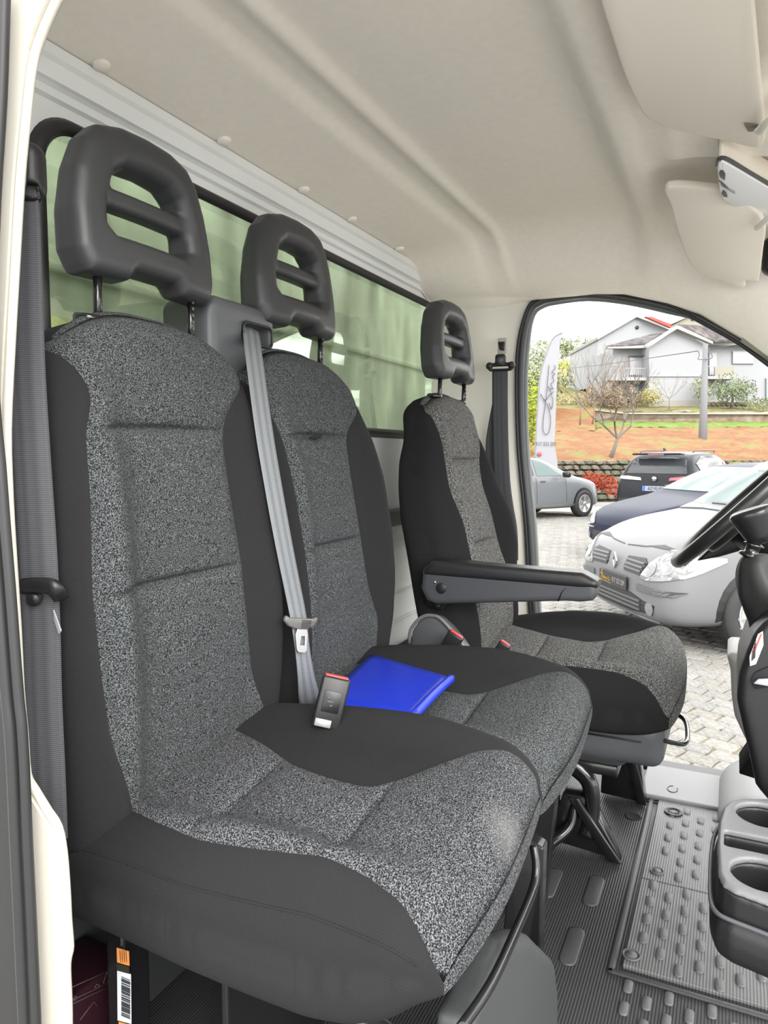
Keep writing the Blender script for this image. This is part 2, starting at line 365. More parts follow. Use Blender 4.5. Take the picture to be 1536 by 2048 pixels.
# fill outer corners exactly with a backing frame
top=stepped(.50,2.46,[(.948,2.07),(.945,2.082),(.938,2.086),(.938,2.098),(.932,2.102),(.926,2.104),(.924,2.128),(.918,2.134),(.918,2.150)])
topx=stepped(.50,2.46,[(.946,2.08),(.946,2.30)])
low=stepped(.50,2.46,[(.948,1.31),(.940,1.305),(.935,1.28),(.945,1.25),(.95,1.20),(.95,.54)])
wall=part('wall_back',join(wb,top,topx,low),M_WPAINT,recalc=False,smooth=False); tag(wall,'white painted steel bulkhead behind the seats',kind='structure')
part('ledge',box((1.9,.925,1.36),(1.1,.03,.05),.006),M_GREYP,wall)
part('lower_shade_sheet',box((1.48,.930,.755),(1.92,.012,.40),.003),mat('painted_wall_shade',(.03,.032,.034),.9),wall,smooth=False)  # added dark sheet: paints the under-seat shade onto the white bulkhead
part('pressed_rib',join(*[box((1.9,.944,z),(1.1,.012,.006),.003) for z in (1.12,1.03)]),M_WPAINT,wall)
# window: seal and dusty glass
win=thing('window_1',((wx0+wx1)/2,.95,(wz0+wz1)/2),'rear cab window with rounded corners in a black rubber seal',kind='structure')
path=[(h[0],.942,h[1]) for h in [((wx0+wx1)/2+a,(wz0+wz1)/2+b) for a,b in rrect(wx1-wx0-.018,wz1-wz0-.018,.07,10)]]
part('rubber_seal',tube(path,.012,8,closed=True,sq=(.013,.010)),M_RUB,win)
m=D.materials.new('dusty_glass'); m.use_nodes=True; t=m.node_tree; t.nodes.clear(); out=N(t,'ShaderNodeOutputMaterial')
tr=N(t,'ShaderNodeBsdfTransparent'); tr.inputs[0].default_value=(.62,.68,.58,1); gl=N(t,'ShaderNodeBsdfGlossy'); gl.inputs['Roughness'].default_value=.012; gl.inputs[0].default_value=(.7,.82,.66,1)
df=N(t,'ShaderNodeBsdfDiffuse'); df.inputs[0].default_value=(.22,.245,.17,1); tcn=N(t,'ShaderNodeTexCoord'); mpp=N(t,'ShaderNodeMapping'); mpp.inputs['Scale'].default_value=(3.5,1,1.0)
nn=N(t,'ShaderNodeTexNoise'); nn.inputs['Scale'].default_value=3; nn.inputs['Detail'].default_value=8; mr=N(t,'ShaderNodeMapRange'); mr.inputs[1].default_value=.3; mr.inputs[2].default_value=.75; mr.inputs[3].default_value=.22; mr.inputs[4].default_value=.62
m1=N(t,'ShaderNodeMixShader'); m2=N(t,'ShaderNodeMixShader'); m2.inputs[0].default_value=.18
t.links.new(tcn.outputs['Object'],mpp.inputs[0]); t.links.new(mpp.outputs[0],nn.inputs['Vector']); t.links.new(nn.outputs['Fac'],mr.inputs[0]); t.links.new(mr.outputs[0],m1.inputs[0])
t.links.new(tr.outputs[0],m1.inputs[1]); t.links.new(df.outputs[0],m1.inputs[2]); t.links.new(m1.outputs[0],m2.inputs[1]); t.links.new(gl.outputs[0],m2.inputs[2]); t.links.new(m2.outputs[0],out.inputs[0])
M_GLASS=m
part('glass_pane',prism([(h[0],.953,h[1]) for h in hole],(0,.004,0)),M_GLASS,win,smooth=False)
# load body headboard behind the cab
hb=thing('headboard',(1.5,1.32,.5),'pale dusty load body headboard seen through the rear window','truck body')
part('board',join(box((1.9,1.34,1.55),(3.2,.03,2.15),.004),*[box((1.9,1.318,z),(3.2,.014,.02),.004) for z in (1.55,1.95)]),mat('headboard_paint',(.78,.80,.74),.6,var=.2,vscale=4),hb)
part('side_post',join(box((2.34,1.32,1.4),(.07,.06,1.9),.01)),M_WPAINT,hb)
# far side: rear door pillar with trim, door opening, seal
open_=[(.520,.60),(.560,.75),(.601,1.008),(.622,1.30),(.652,1.567),(.662,1.80),(.655,1.94),(.634,2.03),(.600,2.058),(.551,2.066),(.45,2.068),(.329,2.045),(.2,2.005),(.108,1.963),(-.005,1.888),(-.082,1.825),(-.2,1.72),(-.3,1.62),(-.42,1.48)]
path=[np.array((2.452,y,z)) for y,z in open_]
d1=thing('door_1',(2.45,.2,.52),'open driver door aperture on the far side of the cab',kind='structure')
part('rubber_seal',tube([(2.445,y,z) for y,z in open_],.011,10,smooth=4),mat('grey_black_rubber',(.045,.047,.05),.45),d1)
part('seal_lip',tube([(2.437,y+.012 if z<2.0 else y+.004,z+(.010 if z>=2.0 else 0)) for y,z in open_],.006,8,smooth=4),M_RUB,d1)
part('outer_seal',tube([(2.475,y-.010 if z<2.0 else y-.004,z-(.008 if z>=2.0 else 0)) for y,z in open_],.008,8,smooth=4),mat('mid_grey_rubber',(.16,.17,.175),.45),d1)
# pillar trim: surface from the bulkhead corner to the door edge
prs=[.94,.90,.86,.82,.78,.755,.735,.72,.69,.665]
V=[];F=[]; zz_=np.linspace(.52,2.085,60)
for z in zz_:
    e=np.interp(z,[p[1] for p in open_[:9]],[p[0] for p in open_[:9]])
    ylist=[.94,.90,.86,.82,.79,.765,.748,e+.045,e+.022,e+.008]
    xlist=[2.33,2.345,2.36,2.372,2.382,2.392,2.402,2.432,2.442,2.447]
    for x,y in zip(xlist,ylist): V.append((x+.003,y,z))
nc=10
for i in range(len(zz_)-1):
    for j in range(nc-1): a=i*nc+j; F.append((a,a+1,a+nc+1,a+nc))
wf=part('wall_far',(V,F),M_TRIM,recalc=False); tag(wf,'pale grey plastic door pillar trim on the far side',kind='structure')
part('trim_seam',tube([(2.335,.935,2.078),(2.385,.79,2.078),(2.402,.748,2.078),(2.440,.70,2.064),(2.446,.66,2.045)],.0022,6),M_BLK,wf)
# slot with dark clip above the belt guide
bc=atx(1005,692,2.37)
part('slot_plate',box((2.366,bc[1],bc[2]),(.004,.030,.052),.002),mat('trim_slot',(.42,.41,.37),.6),wf)
part('slot_clip',prism([(2.362,bc[1]+.012,bc[2]+.012),(2.362,bc[1]-.012,bc[2]+.012),(2.362,bc[1]-.010,bc[2]-.018),(2.362,bc[1]+.006,bc[2]-.014)],(-.008,0,0),.002),M_BLK,wf)
# windscreen side: A pillar trim at the far top right
ap=[atx(1474,690,2.44),atx(1500,660,2.42),atx(1540,628,2.38),atx(1600,640,2.38),atx(1640,800,2.44),atx(1560,745,2.44)]
ap=[(2.435,-.012,1.892),(2.40,-.03,1.935),(2.36,-.065,1.965),(2.31,-.12,1.985),(2.26,-.30,1.88),(2.30,-.50,1.70),(2.44,-.50,1.41),(2.44,-.30,1.635),(2.44,-.2,1.735),(2.44,-.085,1.835)]
bm=bmesh.new(); vs=[bm.verts.new(p) for p in ap]; 
for i in range(4): bm.faces.new((vs[i],vs[i+1],vs[8-i],vs[9-i]))
me=bmj(bm,True); o=link('trim_1',me,mat('pillar_trim_grey',(.38,.385,.33),.6,bump=.1,bscale=900)); md=o.modifiers.new('s','SOLIDIFY'); md.thickness=.015; md.offset=-1; tag(o,'grey green windscreen pillar trim at the top right',kind='structure')
# cab floor
fl=thing('floor',(1.6,.3,.55),'dark ribbed rubber cab floor covering',kind='structure')
V,F=box((1.46,.25,.525),(1.84,1.50,.05)); base=part('floor_slab',(V,F),M_FLOORR,fl,smooth=False)
FZ=.55
def lozenge(cx,cy,lx,ly,z0,h,ch=.35):
    r=min(lx,ly)*ch; p=[(cx+a,cy+b) for a,b in rrect(lx,ly,r,3)]
    V=[(a,b,z0) for a,b in p]+[(a,b,z0+h*.6) for a,b in p]+[(cx+(a-cx)*.9,cy+(b-cy)*.86,z0+h) for a,b in p]; n=len(p); F=[tuple(range(2*n,3*n))]
    for k in (0,n):
        for i in range(n): F.append((k+i,k+(i+1)%n,k+n+(i+1)%n,k+n+i))
    return V,F
# rear floor area (smooth with big flat lozenges)
for cx,cy in ((1.647,.257),(1.435,.264),(1.636,.352),(1.45,.358)):
    part('flat_panel',lozenge(cx,cy,.125,.034,FZ,.0025,.45),M_FLOOR,fl)
# recessed hatch: two lids proud of a groove
def slab(x0,x1,y0,y1,z0,z1,b=.003): return box(((x0+x1)/2,(y0+y1)/2,(z0+z1)/2),(x1-x0,y1-y0,z1-z0),b)
part('hatch_rim',join(slab(1.385,2.20,.176,.188,FZ,FZ+.006),slab(1.385,1.397,-.5,.188,FZ,FZ+.006)),M_FLOOR,fl)
lidA=part('floor_hatch_lid',slab(1.738,2.185,-.5,.163,FZ-.002,FZ+.007),M_HATCH,fl,smooth=False)
lidB=part('floor_hatch_lid',slab(1.412,1.733,-.5,.163,FZ-.002,FZ+.009),M_HATCH,fl,smooth=False)
pad=mesh('stud',*lozenge(0,0,.036,.0165,0,.0035,.4))
pad.materials.append(M_PAD)
def addpad(x,y,z,par):
    o=D.objects.new('stud',pad); COL.objects.link(o); o.parent=par; w=WM(par).inverted()@Vector((x,y,z)); o.location=w
for i in range(-2,3):
    for j in range(7):
        x=2.025-.0705*i+.031*0; 
for j in range(7):           # columns along -y, staggered along x
    y=.121-.0368*j; x0=2.025+.031*j
    for i in range(-1,9):
        x=x0-.0703*i
        if 1.765<x<2.15 and not (j==0 and x<1.87): addpad(x,y,FZ+.007,lidA)
for j in range(7):
    y=.1345-.0345*j-.0015*j; x0=1.714-.035*j*0+(-.036 if j%2 else 0)+(.0 if j<2 else 0)
    x0={0:1.714,1:1.678,2:1.710,3:1.671,4:1.703,5:1.666,6:1.697}[j]
    for i in range(0,5):
        x=x0-.0682*i
        if x>1.425 and not(j==0 and i==4): addpad(x,y,FZ+.009,lidB)
for j in range(6):
    for i in range(4):
        x=1.365-.061*i-(.030 if j%2 else 0); y=.146-.036*j
        if x>1.15: addpad(x,y,FZ+.0,fl)
def fastener(x,y,z,r,par):
    part('turn_fastener',lathe([(r,0),(r,.003),(r*.86,.004),(r*.80,.001),(r*.62,.001),(r*.58,.004),(0,.004)],(x,y,z),(0,0,1),24),M_PAD,par)
fastener(1.779,.132,FZ+.007,.016,lidA); fastener(1.444,.150,FZ+.009,.018,lidB)
rg=part('ring_fastener',lathe([(.024,0),(.024,.004),(.020,.005),(.018,.001),(.012,-.0005),(.011,.004),(0,.003)],(2.103,.118,FZ+.007),(0,0,1),28),M_BLK,lidA)
part('floor_plug',lathe([(.022,.0005),(.020,.002),(.018,.0008),(0,.0006)],(2.045,.218,FZ),(0,0,1),24),mat('dark_hole',(.004,.004,.004),.8),fl)
for bx_ in (slab(2.17,2.40,-.45,.215,FZ,FZ+.016,.006),):
    sill=part('sill_mat',bx_,mat('grey_rubber_sill',(.16,.16,.165),.45,bump=.3,bscale=400),fl,smooth=False)
part('sill_recess',join(slab(2.155,2.168,-.25,.20,FZ,FZ+.003,.001),slab(2.155,2.32,.218,.226,FZ,FZ+.004,.001)),M_BLK,fl)
part('ring_mark',tube([(2.235+.022*math.cos(a),.13+.014*math.sin(a),FZ+.0165) for a in np.linspace(0,2*math.pi*.85,18)],.0015,5),M_BLK,fl)
part('sill_strip',slab(2.40,2.47,-.45,.53,.50,FZ+.006,.004),M_FLOOR,fl,smooth=False)
part('raised_seat_plinth',join(slab(1.56,2.0,.385,.80,FZ,FZ+.02,.008),slab(1.52,1.58,.39,.62,FZ,FZ+.012,.006)),M_FLOOR,fl,smooth=False)
part('wheel_arch_rise',nets(lambda X,Y,Z:np.maximum(sdbox(X,Y,Z,(2.25,-.20,.52),(.22,.21,.12),.10),-(Z-.50)),(2.0,-.45,.49),(2.5,.05,.68),.012),mat('grey_rubber_sill',(.16,.16,.165),.45),fl)
# near side: cream door pillar and black door edge on the left of the photograph
R_=[(150,-60),(118,2),(98,45),(84,80),(74,110),(66,150),(60,200),(54,260),(48,320),(42,400),(34,540),(25,700),(18,860),(22,1000),(29,1120),(38,1260),(44,1380),(52,1470),(58,1548),(73,1578),(100,1622),(120,1654),(130,1705),(136,1780),(139,1840),(143,1893),(139,1915),(137,1940),(140,2010),(141,2110)]
L_=[(-60,-60),(14,-60),(11,50),(6,200),(-6,400),(-12,600),(-8,800),(4,930),(14,1060),(24,1180),(33,1300),(41,1400),(47,1455),(53,1560),(58,1680),(64,1800),(70,1930),(78,2110)]
XP=.545
poly=[atx(u,v,XP) for u,v in R_]+[atx(u,v,XP) for u,v in L_[::-1]]
Vv=[Vector(p) for p in poly]; n=len(Vv)
nearw=part('wall_near',prism(poly,(-.012,0,0)),M_CREAM,smooth=False); tag(nearw,'cream white painted door pillar at the left edge',kind='structure')
# rounded roll along the inner edge
part('edge_roll',tube([atx(u-4,v,XP-.005) for u,v in R_],.005,8,smooth=3),M_CREAM,nearw)
L2=[(14,-60),(11,50),(6,200),(-6,400),(-12,600),(-8,800),(4,930),(14,1060),(24,1180),(33,1300),(41,1400),(47,1455),(53,1560),(58,1680),(64,1800),(70,1930),(78,2110)]
poly=[atx(u,v,XP-.013) for u,v in L2]+[atx(u,v,XP-.013) for u,v in ((-160,2110),(-160,-60))]
de=part('trim_2',prism(poly,(-.02,0,0)),M_BLK,smooth=False); tag(de,'black rubber door seal and edge beside the cream pillar',kind='structure')
part('seal_bead',tube([atx(u-3,v,XP-.034) for u,v in L2],.0055,8,smooth=3),M_RUB,de)
part('seal_bead',tube([atx(u-26,v,XP-.037) for u,v in L2],.007,8,smooth=3),M_RUB,de)
# near side wall behind pillar (keeps outside light off the bench side)
part('inner_panel',box((.53,.86,1.3),(.02,.16,1.6)),M_WPAINT,nearw,smooth=False)
# ------------------------------------------------------------------ seats
def pillow(H,xl,xr,pl,pr,fr,bk,bol,insx,insd,mapf,seams=(),n1=14,n2=30,mexp=5,crown=0,puff=.006,bpos=.78,capn=5,capb=0,groove=.0045,bb=1.0):
    """closed padded body. returns body (V,F) and centre panel (V,F)"""
    ncol=2*n1+n2+1; FV=[];BV=[]; insb=insd*bb
    def cols(xl_,xr_,pl_,pr_):
        s=np.linspace(0,1,n1+1)**2
        return np.concatenate([xl_+(pl_-xl_)*s[:-1],np.linspace(pl_,pr_,n2+1),(xr_-(xr_-pr_)*s)[::-1][1:]])
    k1,k2=n1,n1+n2; H0,H1=H[0],H[-1]
    for i,h in enumerate(H):
        xL,xR=xl[i]+insx[i],xr[i]-insx[i]; P1=max(pl[i],xL+.002);P2=min(pr[i],xR-.002)
        xx=cols(xL,xR,P1,P2); xc=(xL+xR)/2; hw=(xR-xL)/2; q=np.clip((xx-xc)/hw,-1,1)
        f0=fr[i]+insd[i]; b0=bk[i]-insb[i]; hd=(b0-f0)/2; t=1-np.clip(1-np.abs(q)**mexp,0,1)**(1/mexp)
        bump=bol[i]*np.exp(-((np.abs(q)-bpos)/.17)**2)
        F_=f0+hd*t-bump*(1-t)
        inp=(xx>=P1-1e-9)&(xx<=P2+1e-9); w=np.clip((xx-P1)/(P2-P1),0,1); pz=np.where(inp,np.sin(np.pi*w)**.5,0)
        sg=0
        for s in seams: sg=max(sg,math.exp(-((h-s)/.0055)**2))
        wide=0
        for s in seams: wide=max(wide,math.exp(-((h-s)/.03)**2))
        F_=F_-puff*pz*(1-.8*wide)+groove*sg*pz*2.6
        g=groove*(np.exp(-((np.arange(ncol)-k1)/.8)**2)+np.exp(-((np.arange(ncol)-k2)/.8)**2)); F_=F_+g*(1-t)
        B_=b0-hd*t
        cr_=crown*np.abs(q)**3.0
        for x,y in zip(xx,F_): pass
        FV.append([mapf(x,y,h,c_) for x,y,c_ in zip(xx,F_,cr_)]); BV.append([mapf(x,y,h,c_) for x,y,c_ in zip(xx,B_,cr_)])
    n=len(H); V=[];idx={}
    def gid(p,key):
        if key not in idx: idx[key]=len(V); V.append(p)
        return idx[key]
    for i in range(n):
        for j in range(ncol): gid(FV[i][j],('f',i,j))
        for j in range(ncol): gid(BV[i][j],('b',i,j))
    body=[];pan=[]
    for i in range(n-1):
        for j in range(ncol-1):
            f=(idx['f',i,j],idx['f',i,j+1],idx['f',i+1,j+1],idx['f',i+1,j]); (pan if k1<=j<k2 else body).append(f)
            body.append((idx['b',i,j],idx['b',i+1,j],idx['b',i+1,j+1],idx['b',i,j+1]))
        for j in (0,ncol-1): body.append((idx['f',i,j],idx['f',i+1,j],idx['b',i+1,j],idx['b',i,j]))
    for i,pn in ((0,False),(n-1,True)):
        rows=[]
        for c in range(capn+1):
            t=c/capn; row=[]
            for j in range(ncol):
                a=np.array(FV[i][j]);b=np.array(BV[i][j]); p=a*(1-t)+b*t
                if pn and 0<c<capn and capb is not None:
                    e=np.array(capb,float)*4*t*(1-t)*(1-abs(2*j/(ncol-1)-1)**4); p=p+e
                row.append(gid(tuple(p),('f',i,j) if c==0 else ('b',i,j) if c==capn else ('c',i,c,j)))
            rows.append(row)
        for c in range(capn):
            for j in range(ncol-1):
                f=(rows[c][j],rows[c+1][j],rows[c+1][j+1],rows[c][j+1]); (pan if (pn and k1<=j<k2) else body).append(f)
    def sub(F):
        u=sorted(set(i for f in F for i in f)); m={a:b for b,a in enumerate(u)}; return [V[i] for i in u],[tuple(m[i] for i in f) for f in F]
    return sub(body),sub(pan),(FV,BV)
def IN(H,tab,k): return np.interp(H,[t[0] for t in tab],[t[k] for t in tab])
def smoothg(H,tab,k):
    lo,hi=H.min(),H.max(); U=np.linspace(lo,hi,160); a=np.interp(U,[t[0] for t in tab],[t[k] for t in tab]); w=7; kk=np.hanning(2*w+3)[1:-1]; kk/=kk.sum(); return np.interp(H,U,np.convolve(np.pad(a,w,'edge'),kk,'valid'))
def smoothc(a,w=3):
    k=np.ones(2*w+1)/(2*w+1); return np.convolve(np.pad(a,w,'edge'),k,'valid')
def finish(parent,name,pname,body,pan,mb=None,mp_=None,both=None):
    part(name,body,mb or M_TWILL,parent,recalc=True); me=mesh(pname,*pan,True); 
    # orient the open panel outwards
    o=link(pname,me,mp_ or M_SPECK,parent); return o
def backrest(root,tab,top,r,crown,seams,shift=(0,0,0),mb=None,mp_=None):
    H=np.linspace(tab[0][0],top,74); H=np.unique(np.concatenate([H,[s+d for s in seams for d in (-.009,-.006,-.003,0,.003,.006,.009)]])); H=H[H<=top]
    u=np.clip((H-(top-r))/r,0,1)**1.0; ins=r*(1-np.sqrt(np.clip(1-u**2,0,1)))
    g=[smoothg(H,tab,k) for k in range(1,8)]
    xl,xr,pl,pr,fr,bk,bol=g
    mf=lambda x,y,h,c: (x+shift[0],y+shift[1],h-c*(max(0,(h-(top-.30))/.30))**2+shift[2])
    return pillow(H,xl,xr,pl,pr,fr,bk,bol,ins*.8,ins*.85,mf,seams,crown=crown,capb=(0,0,.006))
def cushion(root,tab,yfront,r,seams,shift=(0,0,0)):
    y0=tab[0][0]; Y=np.linspace(y0,yfront,70); Y=np.unique(np.concatenate([Y,[s+d for s in seams for d in (-.009,-.006,-.003,0,.003,.006,.009)]]))[::-1]
    tb=sorted(tab,key=lambda t:t[0])
    g=[smoothg(Y,tb,k) for k in range(1,8)]
    xl,xr,pl,pr,zt,zb,bol=g
    u=np.clip(((yfront+r)-Y)/r,0,1); ins=r*(1-np.sqrt(np.clip(1-u**2,0,1)))
    insd=ins*.9; insx=ins*.4
    xm=(tab[0][1]+tab[0][2])/2
    mf=lambda x,d,h,c: (x+shift[0],h+shift[1]+np.clip((yfront+.22-h)/.20,0,1)*(0.034*max(0,(xm-x)/.21)**2+.012*max(0,(x-xm)/.21)**2),-d-c*.4+shift[2]+(x-tab[0][1]-.20)*.14)
    # front: height runs along y, depth runs along -z
    return pillow(Y,xl,xr,pl,pr,-zt,-zb,bol,insx,insd,mf,seams,mexp=4.5,crown=.02,capb=(0,-.001,0),puff=.008,groove=.003,bb=.15)
# --- headrest
def headrest_sdf(X,Y,Z):
    out=[(-.050,-.002),(-.058,-.012),(-.128,-.012),(-.136,.0),(-.145,.02),(-.145,.075),(-.134,.135),(-.116,.180),(-.092,.205),(-.05,.216),(0,.218),(.05,.216),(.092,.205),(.116,.180),(.134,.135),(.145,.075),(.145,.02),(.136,.0),(.128,-.012),(.058,-.012),(.050,-.002),(.042,.004),(-.042,.004)]
    ho=[(-.072,.056),(.072,.056),(.084,.066),(.083,.10),(.066,.142),(.045,.156),(0,.159),(-.045,.156),(-.066,.142),(-.083,.10),(-.084,.066)]
    Yc=Y-.55*X*X*1.0
    d1=sdpoly(X,Z,out); d2=sdpoly(X,Z,ho)
    fl=.006*np.clip((Yc-.0)/.03,-1,1)     # hole opens slightly towards the front
    ring=smax(d1,-(d2+fl),.006)
    th=.036
    # lean: thinner at the top
    hh=.033-.006*np.clip(Z/.24,0,1)
    a=extr(ring,np.abs(Yc)-hh,.022)
    bar=extr(np.maximum(np.abs(Z-.108)-.0150,np.abs(X)-.095),np.abs(Yc-.004)-.019,.012)
    return smin(a,bar,.012)
HRV=nets(headrest_sdf,(-.155,-.055,-.025),(.155,.06,.255),.0032)
HRME=mesh('headrest',*HRV,True); HRME.materials.append(M_HR)
def headrest(root,cx,cy,cz,tilt,poff,zseat,rz=0):
    hr=D.objects.new('headrest',HRME); COL.objects.link(hr); hr.parent=root; w=WM(root).inverted()@Vector((cx,cy,cz)); hr.location=w; hr.rotation_euler=(tilt,0,rz)
    for s in (-1,1):
        x=cx+s*poff; 
        V=tube([(x,cy+.0,cz+.01),(x,cy+.004,zseat-.03)],.0065,12)
        part('post',V,M_BLKG,hr)
        if s>0: part('notched_strip',join(*[box((x-.003,cy-.006,cz-.012-.011*k),(.004,.003,.006),.001) for k in range(5)]),M_GREYP,hr)
    return hr
def guide(root,x,y,z,m=None): part('post_guide',join(lathe([(.021,-.004),(.022,.004),(.020,.008),(.012,.009),(0,.009)],(x,y,z),(0,-.12,1),24)),m or M_BLKG,root)
S1=[(1.02,.655,1.092,.72,1.03,.742,.86,.030),(1.10,.648,1.09,.697,1.022,.738,.865,.034),(1.18,.640,1.088,.670,.99,.728,.87,.036),(1.28,.632,1.084,.657,.975,.722,.875,.038),(1.38,.628,1.08,.652,.966,.725,.88,.038),(1.50,.632,1.075,.660,.953,.735,.885,.034),(1.586,.638,1.072,.668,.953,.748,.885,.026),(1.64,.645,1.068,.690,.985,.757,.885,.016),(1.69,.650,1.065,.680,1.035,.768,.885,.006),(1.72,.655,1.062,.662,1.058,.776,.885,.0),(1.752,.658,1.06,.659,1.059,.782,.885,0)]
S2=[(1.02,1.095,1.545,1.17,1.47,.742,.86,.030),(1.10,1.093,1.55,1.165,1.468,.738,.865,.034),(1.18,1.09,1.553,1.150,1.465,.728,.87,.036),(1.28,1.088,1.548,1.135,1.42,.722,.875,.038),(1.38,1.084,1.535,1.125,1.395,.725,.88,.038),(1.50,1.080,1.52,1.115,1.372,.735,.885,.034),(1.586,1.076,1.503,1.11,1.372,.748,.885,.026),(1.64,1.072,1.486,1.10,1.42,.757,.885,.016),(1.69,1.07,1.48,1.085,1.455,.768,.885,.006),(1.72,1.068,1.475,1.075,1.468,.776,.885,0),(1.752,1.066,1.472,1.068,1.470,.782,.885,0)]
bench=thing('double_passenger_seat',(1.08,.5,.55),'two-place grey and black cloth passenger bench nearest the camera','seat','cab seats')
for tb in (S1,S2):
    b,p,_=backrest(bench,tb,1.756,.05,.055,(1.37,1.588)); finish(bench,'backrest','backrest_panel',b,p)
C1=[(.80,.650,1.080,.730,.98,1.080,.94,.012),(.74,.648,1.080,.712,.955,1.082,.94,.016),(.66,.645,1.08,.690,.925,1.086,.938,.026),(.58,.642,1.08,.678,.885,1.088,.935,.034),(.50,.642,1.08,.680,.868,1.090,.932,.040),(.44,.642,1.08,.684,.866,1.090,.932,.042),(.40,.642,1.08,.690,.905,1.092,.932,.038),(.34,.645,1.08,.690,.985,1.094,.940,.026),(.29,.648,1.078,.685,1.01,1.094,.960,.014),(.25,.652,1.075,.676,1.025,1.092,.990,.004),(.22,.655,1.07,.672,1.035,1.090,1.0,.0)]
M_WORN=speckle('worn_speckled_seat_cloth',(.008,.008,.009),(.15,.155,.165),560,.44,.68,wear=(-.215,-.262,.525))
def tshift(tab,dx,rev=False): return [(t[0],t[1]+dx,t[2]+dx,t[3]+dx,t[4]+dx,t[5],t[6],t[7]) for t in tab]
for k,tb in enumerate((C1,tshift(C1,.428))):
    b,p,(FV,BV)=cushion(bench,tb,.232,.065,(.60,.415)); finish(bench,'cushion','cushion_panel',b,p,None,M_WORN if k==0 else None)
    if k==0: C1F=FV
# side seam of the near cushion

seam=[]
for row in C1F[3:-1:3]:
    L=[p for p in row[:14]]; zt=L[0][2]+.60*(max(q[2] for q in L)-L[0][2])
    for a,b in zip(L[:-1],L[1:]):
        if a[2]<=zt<=b[2]:
            f=(zt-a[2])/(b[2]-a[2]+1e-9); seam.append(tuple(a[i]+(b[i]-a[i])*f-(.0004 if i==0 else 0) for i in range(3))); break
if len(seam)>3: part('side_seam',tube(seam,.0014,6,smooth=2),mat('seam_thread',(.006,.006,.006),.9),bench)

tq=aty(630,874,.742)
part('torn_seam',join(tube([(tq[0]-.022,tq[1]-.002,tq[2]-.002),(tq[0]-.006,tq[1]-.006,tq[2]-.001),(tq[0]+.012,tq[1]-.006,tq[2]+.005)],[.002,.005,.003],8),tube([(tq[0]-.012,tq[1]-.006,tq[2]-.005),(tq[0]+.004,tq[1]-.010,tq[2]+.001),(tq[0]+.016,tq[1]-.006,tq[2]+.008)],[.0015,.0035,.0015],8)),mat('torn_foam_dark',(.006,.006,.006),.95),bench)
# headrests of the bench
HZ=1.806
headrest(bench,.884,.835,HZ+.012,-.06,.100,1.745); headrest(bench,1.312,.835,HZ+.012,-.06,.100,1.745)
guide(bench,.768,.838,1.742); guide(bench,.968,.838,1.735); guide(bench,1.200,.838,1.742); guide(bench,1.400,.838,1.735)
# belt outlet housing between the two backrests
bh=thing('belt_guide_housing',(1.13,.86,1.70),'grey plastic belt outlet housing between the two bench headrests','belt housing')
def bhs(X,Y,Z):
    d=sdbox(X,Y,Z,(1.125,.885,1.735),(.100,.064,.098),.026)
    d=smax(d,-(Y-.822+ .30*(Z-1.79)*(Z>1.79)),.02)
    s=sdbox(X,Y,Z,(1.158,.80,1.778),(.044,.055,.017),.010)
    return smax(d,-s,.004)
part('housing_shell',nets(bhs,(1.0,.80,1.60),(1.26,.96,1.86),.004),M_GREYP,bh)
part('slot_frame',tube([(1.158+a,.8225,1.777+b) for a,b in rrect(.092,.038,.012,5)],.0025,6,closed=True),M_BLK,bh)
part('metal_roller',lathe([(.005,-.016),(.006,-.014),(.006,.014),(.005,.016)],(1.150,.84,1.782),(1,0,-.2),12),M_STEEL,bh)
part('screw',lathe([(.006,0),(.006,.002),(.0035,.0035),(.003,.001),(0,.001)],(1.040,.842,1.722),(-.3,-1,0),14),M_STEEL,bh)
W_GREY=webbing('grey_webbing',[(0,(.14,.148,.158)),(.18,(.16,.17,.18)),(.25,(.11,.117,.128)),(.36,(.11,.117,.128)),(.42,(.16,.17,.18)),(.58,(.16,.17,.18)),(.64,(.11,.117,.128)),(.75,(.11,.117,.128)),(.82,(.16,.17,.18)),(1,(.14,.148,.158))])
W_DARK=webbing('dark_webbing',[(0,(.034,.035,.040)),(.22,(.052,.053,.060)),(.3,(.034,.035,.040)),(.42,(.052,.053,.060)),(.6,(.034,.035,.040)),(.75,(.052,.053,.060)),(1,(.036,.037,.043))])
mb=thing('centre_seat_belt',(1.15,.74,1.13),'pale grey striped seat belt running down between the bench backrests','seat belt','seat belts')
def B(u,v,y): return aty(u,v,y)
ptsb=[B(500,655,.845),B(503,672,.822),B(509,720,.775),B(528,860,.722),B(548,980,.700),B(570,1100,.686),B(596,1230,.678),B(604,1290,.672),B(612,1350,.675),B(620,1400,.69),B(626,1440,.72)]
ribpart('webbing',(ptsb,[(1,-.17,-.25)]*len(ptsb),[.045,.046,.046,.046,.046,.046,.045,.040,.046,.062,.062]),W_GREY,mb)
# tongue plate
tp=B(597,1246,.672); Rt=frame((.9,-.35,-.22),(0.18,0,.95))
def atl(pts,o,Rm,th): return [Vector(o)+Rm@Vector((a,b,th)) for a,b in pts]
tg=thing('belt_tongue',tuple(tp),'steel and grey plastic tongue on the pale centre belt','belt tongue')
part('grip',prism(atl([(-.034,.012),(-.036,.002),(-.026,-.006),(-.012,-.010),(.014,-.010),(.028,-.004),(.036,.006),(.034,.014),(.026,.010),(-.024,.008)],tp,Rt,0),tuple(Rt@Vector((0,0,.009))),.003),mat('tongue_grey',(.10,.097,.094),.35),tg)
part('grip_rib',join(*[prism(atl([(.000,-.0065+k*.0035),(.020,-.0055+k*.0035),(.020,-.004+k*.0035),(.0,-.005+k*.0035)],tp,Rt,.009),tuple(Rt@Vector((0,0,.0014)))) for k in range(4)]),M_BLK,tg,smooth=False)
